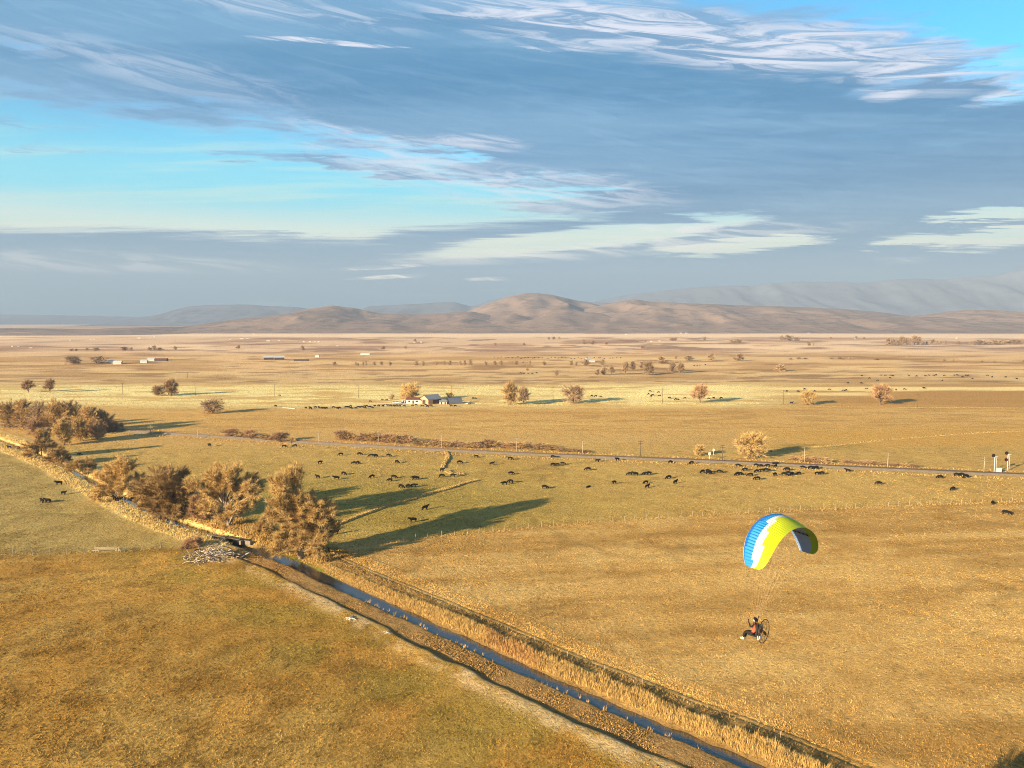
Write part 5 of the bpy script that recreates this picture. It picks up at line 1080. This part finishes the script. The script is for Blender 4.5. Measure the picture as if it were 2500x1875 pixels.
    for s in (-1, 1): MB().path([Vector((-.30, s * .26, .1)), Vector((-.05, s * .27, .12)), Vector((.22, s * .26, .08))], [.02, .02, .015], 6).build('swing_arm', m_cg, pm, smooth=True)
    for s in (-1, 1): MB().path([Vector((-.30, s * .22, -.75)), Vector((-.30, s * .22, .28))], [.02, .02], 6).build('frame_post', m_cg, pm)
    rebevel(MB().box((-.40, 0, -.16), (.10, .14, .17)).build('engine_block', m_en, pm), .03)
    cyl = MB()
    for i in range(6): cyl.tube((-.40, 0, .02 + .03 * i), (-.40, 0, .035 + .03 * i), .11, .11, 12)
    cyl.tube((-.40, 0, 0), (-.40, 0, .2), .08, .08, 10); cyl.build('cylinder_fins', m_en, pm)
    MB().path([Vector((-.42, .12, -.1)), Vector((-.45, .26, -.15)), Vector((-.45, .24, -.42)), Vector((-.42, .05, -.5))], [.05, .07, .07, .04], 8).build('exhaust', m_cg, pm, smooth=True)
    rebevel(MB().box((-.38, .0, -.66), (.11, .19, .13)).build('fuel_tank', m_tk, pm), .05)
    MB().tube((-.50, 0, cz0 + .02), (-.60, 0, cz0 + .02), .05, .04, 10).build('propeller_hub', m_en, pm)
    for s in (-1, 1):
        bl = MB(); V = []
        for r, cw, tw_ in ((.05, .05, .9), (.2, .09, .6), (.4, .08, .35), (.62, .045, .2)):
            yy, zz_ = s * r * math.cos(.6), s * r * math.sin(.6); V.append((Vector((-.60 + cw * math.sin(tw_), yy - s * cw * math.cos(tw_) * math.sin(.6), cz0 + zz_ + s * cw * math.cos(tw_) * math.cos(.6))), Vector((-.60 - cw * math.sin(tw_), yy + s * cw * math.cos(tw_) * math.sin(.6), cz0 + zz_ - s * cw * math.cos(tw_) * math.cos(.6)))))
        for i in range(3):
            bl.poly([V[i][0], V[i][1], V[i + 1][1], V[i + 1][0]]); bl.poly([p + Vector((.012, 0, 0)) for p in (V[i + 1][0], V[i + 1][1], V[i][1], V[i][0])])
        bl.build('propeller_blade', m_cg, pm)
    seat = MB().box((.06, 0, -.62), (.26, .21, .05)).build('seat', M_blk, pm); rebevel(seat, .03); rebevel(MB().box((-.22, 0, -.25), (.05, .20, .38)).build('back_pad', M_blk, pm), .03)
    # ---- pilot: seated, legs forward and down, left arm raised to the brake
    V = [(0, 0, -.50), (-.03, 0, -.28), (-.04, 0, -.02), (-.02, 0, .12), (.0, 0, .22)]; Rr = [(.15, .18), (.13, .16), (.14, .19), (.07, .08), (.055, .055)]; E = [(0, 1), (1, 2), (2, 3), (3, 4)]
    def ch(st, pts, rads):
        k = st
        for p, r in zip(pts, rads): V.append(p); Rr.append((r, r)); E.append((k, len(V) - 1)); k = len(V) - 1
        return k
    HN = []
    for s in (-1, 1):
        if s > 0: ch(2, [(-.03, s * .20, .04), (.12, s * .33, -.10), (.30, s * .26, .14), (.34, s * .25, .24)], [.075, .058, .042, .036])
        else: ch(2, [(-.03, s * .20, .04), (.10, s * .34, -.02), (.20, s * .30, .25), (.22, s * .29, .35)], [.075, .058, .042, .036])
        HN.append((Vector(V[-1]), Vector(V[-1]) - Vector(V[-2])))
        ch(0, [(.10, s * .11, -.52), (.50, s * .13, -.50), (.60, s * .13, -.72), (.62, s * .13, -.93)], [.125, .11, .085, .06])
    me = skin_mesh('person', V, E, Rr, 2); m_su = pmat('black flying suit', (.018, .014, .014), .8, .2, 4); m_rd = pmat('red jacket', (.62, .09, .05), .7, .15, 4); m_sk = pmat('skin', (.55, .33, .23), .6, .05, 4); m_sh = pmat('pale yellow shoes', (.70, .70, .42), .7, .1, 4)
    for m in (m_su, m_rd): me.materials.append(m)
    for p in me.polygons:
        c = p.center; p.material_index = 1 if (-.40 < c.z < .12 and abs(c.y) < .27 and c.x < .17) else 0
    per = link('person', me); per.matrix_world = MP; tag(per, 'pilot in black suit and red jacket hanging seated under the wing', 'person')
    bmh = bmesh.new(); bmesh.ops.create_icosphere(bmh, subdivisions=3, radius=.118)
    for v in bmh.verts:
        v.co.z *= 1.18; v.co.x *= 1.08
        if v.co.x > .06 and v.co.z < -.02: v.co.y *= .82
    hm = bpy.data.meshes.new('head'); bmh.to_mesh(hm); bmh.free(); hm.polygons.foreach_set('use_smooth', [True] * len(hm.polygons)); head = link('head', hm, m_sk, per, (.03, 0, .33))
    for s in (-1, 1): MB().tube((.095, s * .045, .02), (.118, s * .045, .02), .016, .014, 8).build('eye', M_blk, head)
    MB().path([Vector((.11, 0, .02)), Vector((.145, 0, -.03)), Vector((.12, 0, -.045))], [.012, .02, .012], 6).build('nose', m_sk, head, smooth=True); MB().box((.112, 0, -.075), (.012, .03, .006)).build('mouth', m_rd, head)
    bh = bmesh.new(); bmesh.ops.create_icosphere(bh, subdivisions=3, radius=.150); bmesh.ops.delete(bh, geom=[v for v in bh.verts if v.co.z < -.04 and v.co.x > -.02 or (v.co.x > .085 and v.co.z < .07)], context='VERTS')
    hh = bpy.data.meshes.new('helmet'); bh.to_mesh(hh); bh.free(); hh.polygons.foreach_set('use_smooth', [True] * len(hh.polygons)); hel = link('helmet', hh, M_blk, per, (.02, 0, .37))
    for s in (-1, 1): MB().tube((.02, s * .13, .33), (.02, s * .175, .33), .055, .05, 10).build('headset', m_tk, per)
    for i, (hp, hd) in enumerate(HN):              # hands: palm, four curled fingers and a thumb, closed on a brake toggle
        s = -1 if i == 0 else 1; hd = hd.normalized(); q = hd.to_track_quat('Z', 'X'); h = MB(); h.box((0, 0, .045), (.018, .038, .045))
        for f, (yo, ln) in enumerate(((-.028, .030), (-.010, .034), (.010, .032), (.028, .025))): h.path([Vector((0, yo, .085)), Vector((.020, yo, .09 + ln * .6)), Vector((.045, yo, .085 + ln * .3)), Vector((.045, yo, .075))], [.0095, .009, .0085, .007], 6)
        h.path([Vector((.0, -.038, .03)), Vector((.022, -.052, .06)), Vector((.042, -.035, .075))], [.011, .010, .008], 6)
        o = h.build('hand', M_blk, per); o.location = hp; o.rotation_mode = 'QUATERNION'; o.rotation_quaternion = q
        MB().tube(hp + q @ Vector((.03, -.06, .085)), hp + q @ Vector((.03, .06, .085)), .012, .012, 6).build('brake_toggle', m_rd, wing).matrix_parent_inverse = Matrix()
    for s in (-1, 1):
        sh = MB(); sh.box((.70, s * .13, -.985), (.135, .05, .045)); sh.box((.63, s * .13, -.93), (.06, .048, .06)); rebevel(sh.build('shoe', m_sh, per), .025)
flyer()
